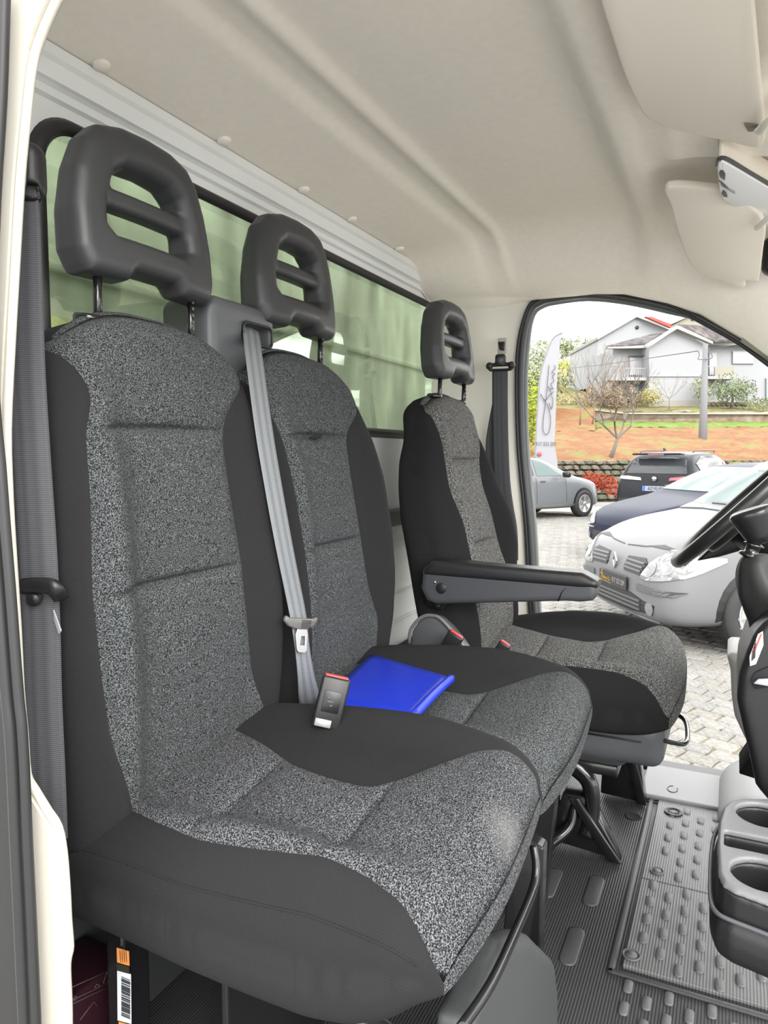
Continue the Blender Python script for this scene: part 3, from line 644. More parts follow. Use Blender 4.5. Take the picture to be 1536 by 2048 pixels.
part('latch_plate',prism(atl([(-.004,-.008),(-.007,-.020),(.000,-.046),(.004,-.050),(.019,-.050),(.022,-.046),(.020,-.020),(.016,-.008)],tp,Rt,.003),tuple(Rt@Vector((0,0,.0025))),.0006,holes=[atl([(.006,-.022),(.014,-.022),(.016,-.038),(.006,-.038)],tp,Rt,.003)]),M_STEEL,tg,smooth=False)
# buckle on a short stalk
def buckle(name,o,Rm,lab,s=1,cat='buckle',red=M_RED,txt=True,grp='belt buckles'):
    t=thing(name,tuple(o),lab,cat,grp)
    b=box((0,0,0),(.046*s,.082*s,.022*s),.004); part('buckle_body',([Vector(o)+Rm@Vector(p) for p in b[0]],b[1]),M_BLK,t)
    b=box((0,.0405*s,0),(.038*s,.006,.012*s),.0015); part('release_button',([Vector(o)+Rm@Vector(p) for p in b[0]],b[1]),red,t)
    if txt:
        b=box((0,.002,.0115),(.028,.034,.0015),.0005); part('inset_panel',([Vector(o)+Rm@Vector(p) for p in b[0]],b[1]),mat('satin_black',(.006,.006,.007),.3),t)
        b=box((-.006,-.033,.0115),(.026,.012,.0012)); part('white_sticker',([Vector(o)+Rm@Vector(p) for p in b[0]],b[1]),mat('white_sticker_paper',(.30,.30,.29),.6),t)
        for k,w in enumerate((.008,.012,.005)):
            b=box((-.006+.003*k,.008-.006*k,.0124),(w,.0022,.0006)); part('raised_mark',([Vector(o)+Rm@Vector(p) for p in b[0]],b[1]),M_GREYP,t)
    return t
ob=B(662,1404,.575)
buckle('seat_belt_buckle',ob,frame((.5,-.85,-.25),(.27,-.15,.95)),'black belt buckle with red button standing before the blue folder')
# cloth pocket ridge round the buckle
# blue folder
bf=thing('blue_folder',(1.27,.61,1.115),'flat royal blue plastic folder with rolled edge lying on bench','folder')
fc=[atz(742,1311,1.104),atz(902,1358,1.118),atz(826,1434,1.118),atz(640,1405,1.106)]
c0,c1,c2,c3=[Vector(p) for p in fc]
pl=[]; nn_=10
V=[];F=[]
for i in range(nn_+1):
    for j in range(nn_+1):
        s,t_=i/nn_,j/nn_; p=c0*(1-s)*(1-t_)+c1*s*(1-t_)+c2*s*t_+c3*(1-s)*t_; p=p+Vector((0,0,.004*math.sin(math.pi*t_)*math.sin(math.pi*s))); V.append(p)
me=mesh('folder_cover',V,[(i*(nn_+1)+j,i*(nn_+1)+j+1,(i+1)*(nn_+1)+j+1,(i+1)*(nn_+1)+j) for i in range(nn_) for j in range(nn_)]); 
o=link('folder_cover',me,M_BLUE,bf); md=o.modifiers.new('s','SOLIDIFY'); md.thickness=.007; md.offset=0
part('rolled_edge',tube([c1+Vector((0,0,.001)),(c1+c2)/2+Vector((0,0,.004)),c2+Vector((0,0,.001))],.0085,12,smooth=6),M_BLUE,bf)
# near seat belt on the left
nb=thing('passenger_seat_belt',(.60,.74,1.0),'dark grey seat belt hanging beside the cream pillar at the left','seat belt','seat belts')
XB=.605
def Bx(u,v,x=XB): return atx(u,v,x)
pn=[Bx(46,352),Bx(48,420),Bx(47,560),Bx(50,740),Bx(60,900),Bx(73,1100),Bx(80,1250),Bx(84,1400),Bx(91,1550),Bx(96,1680)]
ribpart('webbing',(pn,[(.60,-.80,0)]*len(pn),[.026,.034,.042,.046,.046,.047,.047,.047,.047,.047]),W_DARK,nb)
an=thing('upper_belt_guide',tuple(Bx(58,350)),'black upper belt guide loop on the near pillar','belt guide','belt guides')
cpt=Vector(Bx(38,345)); Rg=frame((.55,-.83,0),(0,0,1))
def bl(pf,o,Rm): return [Vector(o)+Rm@Vector(p) for p in pf[0]],pf[1]
part('guide_loop',bl(nets(lambda X,Y,Z:smax(sdbox(X,Y,Z,(0,0,0),(.030,.034,.018),.0175),-sdbox(X,Y,Z,(0,-.022,0),(.024,.006,.03),.004),.004),(-.04,-.045,-.03),(.04,.045,.03),.0025),cpt,Rg),M_BLK,an)
part('ridge',join(*[bl(tube([(-.012+.006*k,-.02,.0165),(-.010+.006*k,.005,.018),(-.009+.005*k,.022,.014)],.0012,6,smooth=3),cpt,Rg) for k in range(5)]),M_GREYP,an)
part('bolt_cap',bl(lathe([(.013,0),(.013,.006),(.008,.010),(0,.011)],(0,.004,.015),(0,0,1),20),cpt,Rg),M_GREYP,an)
lg=thing('lower_belt_guide',tuple(Bx(80,1185)),'black plastic bridge clipped across the near dark belt','belt guide','belt guides')
gp=[Bx(20,1176,.60),Bx(48,1172,.597),Bx(72,1170,.595),Bx(98,1172,.597),Bx(112,1180,.600),Bx(122,1193,.612)]
part('bridge_bar',tube(gp,.007,10,smooth=5,sq=(.0095,.006)),M_BLK,lg)
part('button',lathe([(.009,0),(.009,.005),(.005,.008),(0,.0085)],tuple(Bx(70,1196,.599)),(-.8,-.6,0),18),M_BLK,lg)
part('fabric_label',prism([Bx(106,1220,.612),Bx(121,1262,.612),Bx(117,1268,.612),Bx(108,1240,.612)],(.002,0,0)),mat('grey_label',(.25,.26,.27),.6),bench,smooth=False)
# ------------------------------------------------------------------ driver seat
ds=thing('bucket_seat',(1.95,.35,.55),'single driver seat with armrest by the open far door','seat','cab seats')
SD=[(.98,1.75,2.17,1.80,2.10,.600,.74,.03),(1.08,1.735,2.185,1.785,2.115,.602,.75,.036),(1.18,1.722,2.195,1.770,2.120,.618,.765,.042),(1.28,1.715,2.23,1.762,2.116,.638,.78,.058),(1.38,1.715,2.225,1.760,2.110,.660,.80,.058),(1.46,1.735,2.21,1.772,2.10,.682,.815,.038),(1.535,1.765,2.185,1.795,2.10,.697,.825,.032),(1.60,1.790,2.17,1.82,2.12,.705,.82,.012),(1.645,1.80,2.165,1.825,2.155,.715,.825,.003),(1.70,1.805,2.165,1.808,2.157,.722,.83,0),(1.735,1.81,2.16,1.812,2.152,.725,.83,0)]
M_SPECKF=speckle('pale_speckled_seat_cloth',(.014,.014,.014),(.21,.21,.205),420,.42,.66)
M_TWD=mat('dark_seat_cloth',(.014,.014,.015),.95,bump=.3,bscale=800,spec=.15)
b,p,_=backrest(ds,SD,1.722,.05,.04,(1.30,1.535)); finish(ds,'backrest','backrest_panel',b,p,M_TWD,M_SPECKF)
C3=[(.66,1.745,2.20,1.81,2.12,1.020,.905,.012),(.60,1.742,2.205,1.80,2.11,1.020,.90,.018),(.50,1.74,2.21,1.785,2.06,1.025,.90,.034),(.42,1.738,2.215,1.78,2.02,1.03,.90,.042),(.34,1.738,2.215,1.78,2.00,1.032,.90,.044),(.29,1.738,2.215,1.78,2.03,1.036,.90,.040),(.22,1.74,2.212,1.785,2.10,1.040,.90,.028),(.16,1.745,2.205,1.782,2.15,1.040,.905,.014),(.11,1.755,2.195,1.778,2.17,1.036,.91,.004),(.08,1.765,2.185,1.780,2.172,1.03,.92,0)]
b,p,_=cushion(ds,C3,.092,.075,(.46,.30)); finish(ds,'cushion','cushion_panel',b,p,M_TWD,M_SPECKF)
headrest(ds,2.03,.752,1.778,-.10,.100,1.70,rz=-.03); guide(ds,1.905,.76,1.712); guide(ds,2.105,.76,1.708)
# armrest
ar=thing('armrest_pivot',(0,0,0)); D.objects.remove(ar)
def arms(X,Y,Z):
    zc=1.228+.0*(Y-.5); top=sdpoly(Y,Z,[(.695,1.215),(.690,1.262),(.665,1.282),(.30,1.276),(.272,1.262),(.268,1.238),(.275,1.222),(.30,1.217),(.335,1.216),(.655,1.180),(.678,1.186)])
    return extr(top,np.abs(X-1.685)-.030,.010)
M_ARM=mat('armrest_slate_plastic',(.040,.043,.048),.5,bump=.15,bscale=1400)
armr=part('armrest',nets(arms,(1.64,.25,1.16),(1.73,.71,1.30),.0045),M_ARM,ds)
part('padded_top',nets(lambda X,Y,Z:extr(sdpoly(Y,Z,[(.692,1.250),(.690,1.268),(.665,1.290),(.30,1.284),(.268,1.268),(.264,1.252),(.30,1.248)]),np.abs(X-1.685)-.034,.013),(1.64,.25,1.23),(1.73,.71,1.31),.0045),M_BLK,armr)
part('round_cap',lathe([(.0135,0),(.0135,.0015),(.011,.003),(0,.003)],(1.6552,.640,1.222),(-1,0,0),24),M_BLK,armr)
part('screw',lathe([(.0035,0),(.0035,.001),(0,.002)],(1.655,.657,1.236),(-1,0,0),12),M_STEEL,armr)
part('split_line',tube([(1.6545,.352,1.215),(1.6545,.345,1.236),(1.6545,.335,1.247)],.0016,6),M_BLK,armr)
part('mount_bracket',join(prism([(1.70,.715,1.215),(1.70,.69,1.165),(1.70,.655,1.155),(1.70,.64,1.18),(1.70,.66,1.25)],(.012,0,0),.003),lathe([(.006,0),(.006,.005),(0,.006)],(1.70,.665,1.168),(-1,0,0),14)),M_BLK,ds)
# recliner side cover
cp=[(1.705,.742,.98),(1.705,.742,1.075),(1.705,.730,1.108),(1.705,.705,1.132),(1.705,.678,1.138),(1.705,.650,1.128),(1.705,.595,1.070),(1.705,.575,1.03),(1.705,.56,.98)]
part('recliner_cover',prism(catmull(cp,5),(.035,0,0),.006),M_GREYP,ds)
part('cover_rim',tube([(1.703,y+.004,z+.002) for _,y,z in catmull(cp,5)[4:-6]],.005,8),mat('worn_grey_edge',(.12,.125,.13),.35),ds)
# belt buckles of the driver and middle seats seen behind the bench edge
buckle('seat_belt_buckle',atx(899,1292,1.66),frame((.05,-.86,-.50),(.0,-.42,.90)),'dark buckle with long red button against the recliner cover',s=.9,txt=False)
buckle('seat_belt_buckle',atx(1000,1304,1.60),frame((.05,-.86,-.50),(.0,-.42,.90)),'small black buckle with red button beside the driver cushion',s=.62,txt=False)
# seat base
bp=catmull([(1.775,.55,.905),(1.775,.30,.905),(1.775,.150,.915),(1.79,.128,.92)],3)
def base(X,Y,Z):
    d=sdbox(X,Y,Z,(1.975,.36,.86),(.205,.235,.055),.03); lo=sdbox(X,Y,Z,(1.975,.40,.83),(.19,.20,.055),.05); return smin(d,lo,.015)
sb=part('seat_base_shroud',nets(base,(1.74,.09,.75),(2.21,.63,.94),.009),M_GREYP,ds)
part('height_slot',box((1.7685,.24,.872),(.004,.13,.004),.001),M_BLK,sb)
part('adjust_lever',tube([(2.0,.14,.88),(1.99,.095,.868),(1.90,.080,.862),(1.83,.083,.862),(1.80,.115,.872),(1.79,.145,.88)],.006,8,smooth=5),M_BLKG,ds)
# black steel pedestal
leg1=[(1.80,.30,.80),(1.80,.36,.80),(1.80,.275,.555),(1.80,.215,.555)]
part('pedestal_leg',join(prism([(1.79,.30,.70),(1.79,.36,.70),(1.79,.40,.57),(1.79,.215,.555)],(.05,0,0),.004),prism([(1.785,.32,.70),(1.785,.35,.70),(1.785,.245,.555),(1.785,.212,.555)],(-.01,0,0),.003)),M_BLKG,ds)
part('pedestal_leg',join(prism([(2.13,.23,.80),(2.13,.31,.80),(2.13,.32,.56),(2.13,.195,.555)],(.05,0,0),.004),prism([(2.125,.245,.78),(2.125,.275,.78),(2.125,.215,.555),(2.125,.19,.555)],(-.01,0,0),.003)),M_BLKG,ds)
part('pedestal_frame',join(box((1.975,.40,.775),(.36,.34,.03),.006),box((1.80,.47,.70),(.03,.20,.16),.008),box((1.975,.58,.67),(.36,.02,.22),.004)),M_BLKG,ds)
part('support_strut',tube([(1.80,.36,.78),(1.80,.30,.74),(1.80,.29,.66),(1.79,.30,.60)],.018,10,smooth=5,sq=(.02,.014)),M_BLKG,ds)
part('cross_tube',tube([(1.50,.47,.66),(1.58,.44,.60),(1.66,.41,.585),(1.73,.38,.59),(1.78,.34,.62),(1.80,.33,.68)],.014,10,smooth=5),M_BLKG,ds)
part('floor_bolt',lathe([(.012,0),(.012,.004),(.007,.008),(0,.008)],(2.145,.212,.556),(0,0,1),6),M_STEEL,ds)
# bench underframe
part('black_backplate',box((1.12,.62,.745),(.70,.012,.37),.003),M_BLK,bench,smooth=False)
part('underframe_rail',tube([(.96,.232,1.01),(.945,.224,.99),(.92,.222,.972),(.84,.222,.966),(.74,.224,.963),(.67,.235,.958)],.006,8,smooth=5),M_BLKG,bench)
part('underframe_leg',prism([(.705,.775,.93),(.705,.742,.93),(.705,.742,.56),(.705,.775,.56)],(.05,0,0),.004),M_BLKG,bench,smooth=False)
part('underframe_leg',prism([(1.46,.40,.93),(1.46,.30,.93),(1.46,.33,.56),(1.46,.40,.56)],(.03,0,0),.003),M_BLKG,bench,smooth=False)
part('underframe_leg',join(prism([(1.10,.30,.95),(1.10,.25,.93),(1.10,.255,.56),(1.10,.33,.56)],(.03,0,0),.003)),M_BLKG,bench,smooth=False)
part('cross_tube',tube([(.72,.60,.90),(.84,.50,.80),(.98,.40,.62),(1.02,.38,.57)],.012,10),mat('grey_steel_tube',(.10,.11,.12),.3,metal=.6),bench)
part('cross_tube',tube([(.78,.44,.93),(.80,.40,.75),(.80,.38,.57)],.010,10),mat('grey_steel_tube',(.10,.11,.12),.3,metal=.6),bench)
part('front_shroud',nets(lambda X,Y,Z:extr(sdpoly(X,Z,[(.70,.60),(.70,.94),(.82,.958),(.96,.88),(1.13,.73),(1.16,.66),(1.17,.56),(.70,.56)]),np.abs(Y-.255)-.022,.012),(.66,.17,.54),(1.20,.40,1.0),.009),mat('grey_shroud_plastic',(.045,.048,.05),.5,bump=.4,bscale=900),bench)
# side label strip and dark bag under the bench
st=thing('side_label_strip',(.70,.76,.60),'orange black and white barcode label on the black bench leg','label')
SX=.703
def lb(v0,v1,u0,u1,mm,nm='label_band'): part(nm,prism([atx(u0,v0,SX),atx(u1,v0+7,SX),atx(u1+1,v1+7,SX),atx(u0+1,v1,SX)],(-.0008,0,0)),mm,st,smooth=False)
M_OR=mat('orange_label',(.62,.22,.05),.6); M_WL=mat('white_label',(.50,.53,.58),.6); M_DL=mat('black_label',(.02,.018,.012),.5); M_INK=mat('label_ink',(.03,.03,.035),.6)
lb(1895,1924,234,258,M_OR); lb(1926,1940,234,258,M_DL); lb(1941,2040,235,262,M_WL); lb(2043,2075,238,263,M_OR)
SX=.7018
random.seed(3); v=1953
while v<2030:
    h=random.choice((1,2,3)); lb(v,v+h,243,260,M_INK,'barcode_bar'); v+=h+random.choice((1,1.5,2.5))
for k in range(4): lb(1900+0*k,1918,240+4*k,241+4*k,M_INK,'print_line')
bag=thing('maroon_case',(.655,.87,.55),'dark maroon warning triangle case lying under the near seat','case')
part('case_body',box((.655,.87,.66),(.28,.10,.24),.008),mat('maroon_plastic',(.018,.003,.007),.5),bag)
M_LN=mat('pale_print',(.06,.045,.045),.6)
YC=.819
for pts in ([(120,1985),(232,1935)],[(120,2012),(232,1958)],[(120,2020),(232,1966)]):
    part('printed_line',tube([aty(u,v_,YC) for u,v_ in pts],.0007,5),M_LN,bag)
part('printed_outline',tube([aty(u,v_,YC) for u,v_ in [(146,1999),(150,1992),(154,1993),(152,1999),(148,2002)]],.0007,5,closed=True),M_LN,bag)
part('printed_outline',tube([aty(u,v_,YC) for u,v_ in [(190,1975),(194,1968),(199,1970),(196,1976)]],.0007,5,closed=True),M_LN,bag)
part('printed_triangle',tube([aty(u,v_,YC) for u,v_ in [(207,1966),(213,1944),(223,1962)]],.0008,5,closed=True),M_LN,bag)
part('printed_triangle',tube([aty(u,v_,YC) for u,v_ in [(160,2040),(188,2003),(194,2012)]],.0007,5),M_LN,bag)
# ------------------------------------------------------------------ roof fittings
def atplane(u,v,P0,n): d=_ray(u,v); P0=np.array(P0,float); n=np.array(n,float); return _C+d*((P0-_C)@n)/(d@n)
def visor(name,px,P0,n,th,lab,hole=None):
    t=thing(name,tuple(np.mean([atplane(u,v,P0,n) for u,v in px],axis=0)),lab,'sun visor')
    pl=[Vector(atplane(u,v,P0,n)) for u,v in px]; pl=[Vector(p) for p in catmull(pl,4,True)]
    part('visor_pad',prism(pl,tuple(Vector(n).normalized()*th),.004),M_VIS,t); return t
v1=visor('sun_visor',[(1150,-160),(1183,-60),(1200,0),(1225,80),(1250,155),(1275,210),(1292,235),(1320,252),(1340,259),(1400,272),(1470,288),(1505,296),(1522,293),(1530,275),(1529,240),(1521,160),(1512,60),(1500,-60),(1480,-160)],(0,0,2.118),(0,0,1),.018,'large beige passenger sun visor at the top right')
part('hinge_arm',tube([atz(1512,256,2.112),atz(1522,262,2.105),atz(1530,250,2.10),atz(1545,236,2.10),atz(1570,225,2.10)],.0065,10,smooth=4),mat('ivory_plastic',(.72,.69,.62),.4),v1)
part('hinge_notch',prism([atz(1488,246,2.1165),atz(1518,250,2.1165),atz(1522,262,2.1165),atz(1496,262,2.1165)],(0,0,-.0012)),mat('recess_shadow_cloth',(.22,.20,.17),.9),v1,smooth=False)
n2=Vector((.24,0,1)).normalized()
v2=visor('sun_visor',[(1335,376),(1342,415),(1356,468),(1372,512),(1385,535),(1400,547),(1440,561),(1470,573),(1486,577),(1491,571),(1491,562),(1512,565),(1518,560),(1526,500),(1530,450),(1500,412),(1470,390),(1430,380)],(1.70,0,2.118),tuple(n2),.018,'smaller beige driver sun visor beyond the dome lamp')
part('hinge_arm',tube([atplane(1514,455,(1.7,0,2.108),n2),atplane(1520,452,(1.7,0,2.10),n2),atplane(1533,440,(1.7,0,2.10),n2),atplane(1550,430,(1.7,0,2.10),n2)],.007,10,smooth=4),MATS['ivory_plastic'],v2)
# dome lamp
dl=thing('dome_lamp',tuple(atz(1490,385,2.11)),'silvery white interior roof lamp between the two sun visors','lamp')
DP=(0,0,2.10)
pl=[Vector(p) for p in catmull([atz(u,v,2.098) for u,v in [(1434,322),(1440,316),(1455,320),(1536,368),(1580,395),(1590,430),(1575,460),(1534,449),(1500,430),(1456,402),(1446,394),(1439,378),(1435,345)]],4,True)]
part('lamp_housing',prism([p+Vector((0,0,.001)) for p in pl],(0,0,.045),.003),M_VIS,dl)
part('lens',prism([p*0.97+ (sum(pl,Vector())/len(pl))*.03 for p in pl],(0,0,-.006),.002),mat('silver_white_lens',(.85,.86,.88),.3),dl)
part('dark_bezel',tube([atz(u,v,2.098) for u,v in [(1434,330),(1438,317),(1455,318),(1495,342),(1536,366),(1570,386)]],.0035,8,smooth=4),mat('bezel_dark_grey',(.05,.052,.055),.4),dl)
def sw(px,nm,m): part(nm,prism([Vector(p) for p in [atz(u,v,2.0925) for u,v in px]],(0,0,-.003),.0008),m,dl)
sw([(1438,345),(1441,339),(1447,340),(1451,346),(1450,358),(1440,352)],'rocker_switch',MATS['bezel_dark_grey'])
sw([(1439,350),(1449,355),(1449,360),(1440,355)],'switch_edge',M_STEEL)
sw([(1443,385),(1446,379),(1452,383),(1455,392),(1447,391)],'rocker_switch',MATS['bezel_dark_grey'])
sw([(1437,359),(1446,364),(1458,376),(1446,370)],'indicator_wedge',MATS['bezel_dark_grey'])
for k in range(9): sw([(1441+3.4*k,366+1.9*k),(1443+3.4*k,366.6+1.9*k),(1443+3.4*k,371+1.9*k),(1441+3.4*k,370+1.9*k)],'moulded_mark',mat('lens_mark',(.35,.35,.36),.5))
# grab handle
gh=thing('grab_handle',(2.40,.39,2.12),'beige moulded grab handle above the open far door','handle')
XG=2.385
g0=[atx(u,v,XG+o_) for u,v,o_ in [(1135,508,.05),(1132,518,.02),(1136,530,0),(1150,538,-.012),(1170,541,-.015),(1210,543,-.015),(1250,543,-.015),(1268,541,-.012),(1280,532,0),(1284,518,.02),(1280,508,.05)]]
part('grip',tube(g0,.012,12,smooth=5,sq=(.0115,.0105)),M_VIS,gh)
for (u,v) in ((1147,519),(1270,521)):
    c=atx(u,v,XG+.02); part('end_boss',box(tuple(c),(.05,.034,.020),.007),M_VIS,gh)
c=atx(1239,528,XG-.01); part('coat_hook',box(tuple(c),(.012,.008,.016),.002),M_VIS,gh)
mb_=thing('black_mirror_housing',tuple(atplane(1536,512,(2.2,0,2.0),(1,0,0))),'black rounded housing at the right edge beyond the driver visor','mirror')
cm=Vector(atplane(1548,512,(2.15,0,2.0),(1,0,0)))
part('housing_shell',nets(lambda X,Y,Z:sdbox(X-cm[0],Y-cm[1],Z-cm[2],(0,0,0),(.03,.028,.048),.022),cm-Vector((.04,.04,.06)),cm+Vector((.04,.04,.06)),.005),M_BLK,mb_)
# driver belt on the far pillar
db=thing('driver_seat_belt',(2.33,.72,1.0),'black seat belt hanging from the far door pillar','seat belt','seat belts')
def Dx(u,v,x=2.345): return atx(u,v,x)
ribpart('webbing',([Dx(1000,738),Dx(1000,800),Dx(1001,880),Dx(1004,960),Dx(1010,1010),Dx(1018,1060),Dx(1020,1120)],[(.10,-.99,0)]*7,[.052,.052,.053,.055,.056,.056,.056]),W_DARK,db)
ribpart('rear_run',([Dx(993,780,2.36),Dx(987,850,2.36),Dx(985,900,2.36),Dx(995,980,2.36)],[(.3,-.95,0)]*4,[.010,.035,.045,.05]),W_DARK,db)
ug=thing('upper_belt_guide',tuple(Dx(1001,728)),'black upper belt guide bolted to the far pillar','belt guide','belt guides')
cg=Vector(Dx(1001,729,2.342)); Rg2=frame((.1,-1,0),(0,0,1))
def gs(X,Y,Z):
    d=np.minimum(sdbox(X,Y,Z,(0,.012,0),(.018,.022,.010),.009),sdbox(X,Y,Z,(0,-.008,0),(.040,.014,.009),.008))
    d=np.minimum(d,np.sqrt((np.abs(X)-.036)**2+(Y+.004)**2+Z**2)-.013); return smax(d,-sdbox(X,Y,Z,(0,-.010,0),(.028,.0035,.03),.003),.003)
part('guide_plate',bl(nets(gs,(-.055,-.04,-.02),(.055,.045,.02),.003),cg,Rg2),M_BLK,ug)
part('bolt_cap',bl(lathe([(.012,0),(.011,.005),(.006,.009),(0,.010)],(0,.012,.008),(0,0,1),18),cg,Rg2),M_GREYP,ug)
part('belt_stalk',tube([(2.36,.60,1.12),(2.34,.56,1.06),(2.32,.55,1.02)],.010,8),M_BLK,ug) if False else None
# ------------------------------------------------------------------ dashboard side
sw_=thing('steering_wheel',(1.98,-.005,1.41),'black steering wheel rim reaching in at the right edge','steering wheel')
ce=Vector((1.98,-.012,1.420)); e1=Vector((1,0,0)); e2=Vector((0,.69,-.72)); R_s=.192
part('rim',tube([ce+(e1*math.cos(a)+e2*math.sin(a))*R_s for a in np.linspace(0,2*math.pi,64,endpoint=False)],.0165,12,closed=True),mat('worn_black_leather',(.016,.016,.017),.36,bump=.2,bscale=600),sw_)
nrm=e1.cross(e2).normalized()
part('hub_cushion',prism([ce+e1*a+e2*b+nrm*.0 for a,b in catmull([(-.085,-.06),(.085,-.06),(.10,.03),(.05,.11),(-.05,.11),(-.10,.03)],4,True)],tuple(-nrm*.04),.008),M_BLK,sw_)
for s in (-1,1): part('spoke',prism([ce+e1*a*s+e2*b for a,b in [(.08,-.02),(.185,-.03),(.185,.03),(.08,.05)]],tuple(-nrm*.02),.005),M_BLK,sw_)
part('lower_spoke',prism([ce+e1*a+e2*b for a,b in [(-.05,.09),(-.06,.185),(.06,.185),(.05,.09)]],tuple(-nrm*.02),.005),M_BLK,sw_)
part('column_shroud',tube([ce+nrm*(-.03),ce+Vector((0,-.10,-.08)),ce+Vector((0,-.30,-.22))],.07,16),M_BLK,sw_)
part('instrument_shroud',prism([atx(u,v,2.06) for u,v in [(1392,1123),(1440,1114),(1488,1100),(1540,1112),(1620,1110),(1620,930),(1545,985),(1500,1022),(1450,1070)]],(.10,0,0),.006),M_BLK,sw_)
dbd=thing('dashboard',(1.55,-.25,.9),'black dashboard and centre stack at the right edge','dashboard')
def dash(X,Y,Z):
    p=[(-.060,1.245),(-.045,1.222),(-.033,1.185),(-.022,1.140),(-.020,1.09),(-.032,1.04),(-.047,.98),(-.058,.93),(-.085,.90),(-.40,.90),(-.40,1.30),(-.12,1.30)]
    p=[(y+.0,z) for y,z in p]; return extr(sdpoly(Y,Z,p),np.abs(X-1.62)-.14,.018)
part('centre_stack',nets(dash,(1.45,-.45,.86),(1.80,.03,1.35),.008),M_BLK,dbd)
part('lower_tray_wedge',prism([atx(1477,1548,1.72),atx(1510,1500,1.72),atx(1560,1490,1.72),atx(1580,1560,1.72),atx(1540,1568,1.72)],(.12,0,0),.004),mat('matte_black',(.008,.008,.008),.8,spec=.1),dbd)
def dl_(px,x=1.478): return [atx(u,v,x) for u,v in px]
part('warning_label',prism(dl_([(1499,1313),(1516,1268),(1526,1262),(1527,1290),(1512,1328),(1500,1332)]),(-.001,0,0)),mat('silver_label',(.42,.42,.42),.4),dbd,smooth=False)
part('label_red_line',prism(dl_([(1507,1302),(1522,1267),(1524,1268),(1509,1306)],1.4765),(-.0008,0,0)),M_RED,dbd,smooth=False)
for k in range(4): part('label_bar',prism(dl_([(1503+2.0*k,1322-2*k),(1505+2*k,1300-7*k),(1506.2+2*k,1300-7*k),(1504.4+2*k,1322-2*k)],1.4765),(-.0008,0,0)),M_BLK,dbd,smooth=False)
part('side_pocket',prism([atx(u,v,1.476) for u,v in [(1500,1362),(1510,1345),(1545,1330),(1560,1370),(1510,1378)]],(-.002,0,0),.0006),mat('pocket_dark',(.005,.005,.006),.7),dbd)
part('crumpled_paper',prism([atx(u,v,1.470) for u,v in [(1506,1366),(1516,1357),(1540,1356),(1556,1366),(1540,1372)]],(-.006,0,0),.002),mat('paper_grey',(.30,.31,.34),.6),dbd)
def gp_(X,Y,Z):
    p=[(.0,1.068),(-.012,1.075),(-.20,1.075),(-.20,.84),(-.085,.84),(-.048,.865),(-.022,.92),(-.014,.97),(-.010,1.03)]
    return extr(sdpoly(Y,Z,p),np.abs(X-2.0)-.10,.02)
part('light_grey_knee_panel',nets(gp_,(1.88,-.22,.82),(2.12,.02,1.10),.007),mat('light_grey_dash_plastic',(.30,.295,.285),.5,bump=.15,bscale=900),dbd)
# gear lever
gl=thing('gear_lever',(1.6,-.04,1.2),'black gear lever knob with a leather gaiter','gear lever')
kc=Vector(atx(1512,1052,1.60))
def knob(X,Y,Z):
    X,Y,Z=X-kc[0],Y-kc[1],Z-kc[2]; Y2=Y*math.cos(.35)-Z*math.sin(.35); Z2=Y*math.sin(.35)+Z*math.cos(.35)
    w=.034+.010*np.clip(Z2/.03,-1,1); d=np.sqrt((X/1.0)**2+(Y2)**2)-w; return extr(d,np.abs(Z2)-.036,.016)
part('knob',nets(knob,kc-Vector((.055,.06,.055)),kc+Vector((.055,.06,.055)),.0035),mat('gloss_black_knob',(.014,.014,.015),.24),gl)
part('collar',join(lathe([(.012,0),(.021,.003),(.021,.009),(.013,.011),(.013,.024),(.020,.028),(.012,.032)],kc+Vector((0,.010,-.064)),(0,-.3,1),24)),M_BLKG,gl)
gc=[atx(u,v,1.6) for u,v in [(1512,1108),(1512,1122),(1514,1150),(1520,1185),(1526,1220),(1530,1250),(1534,1285)]]
def gait(V): return V
rr=[.018,.030,.037,.040,.034,.028,.024]
GP=catmull([np.append(p,r) for p,r in zip(gc,rr)],5)
Vt,Ft=tube([p[:3] for p in GP],[p[3] for p in GP],28); Vt=[Vector(v)+Vector((v[0]-1.6,v[1]+.03,0))*(.09*math.sin(5*math.atan2(v[1]+.03,v[0]-1.6)+v[2]*25)+.04*math.sin(v[2]*70+3*math.atan2(v[1]+.03,v[0]-1.6))) for v in Vt]
part('gaiter',(Vt,Ft),mat('black_leather',(.010,.010,.010),.55,bump=.3,bscale=300),gl)
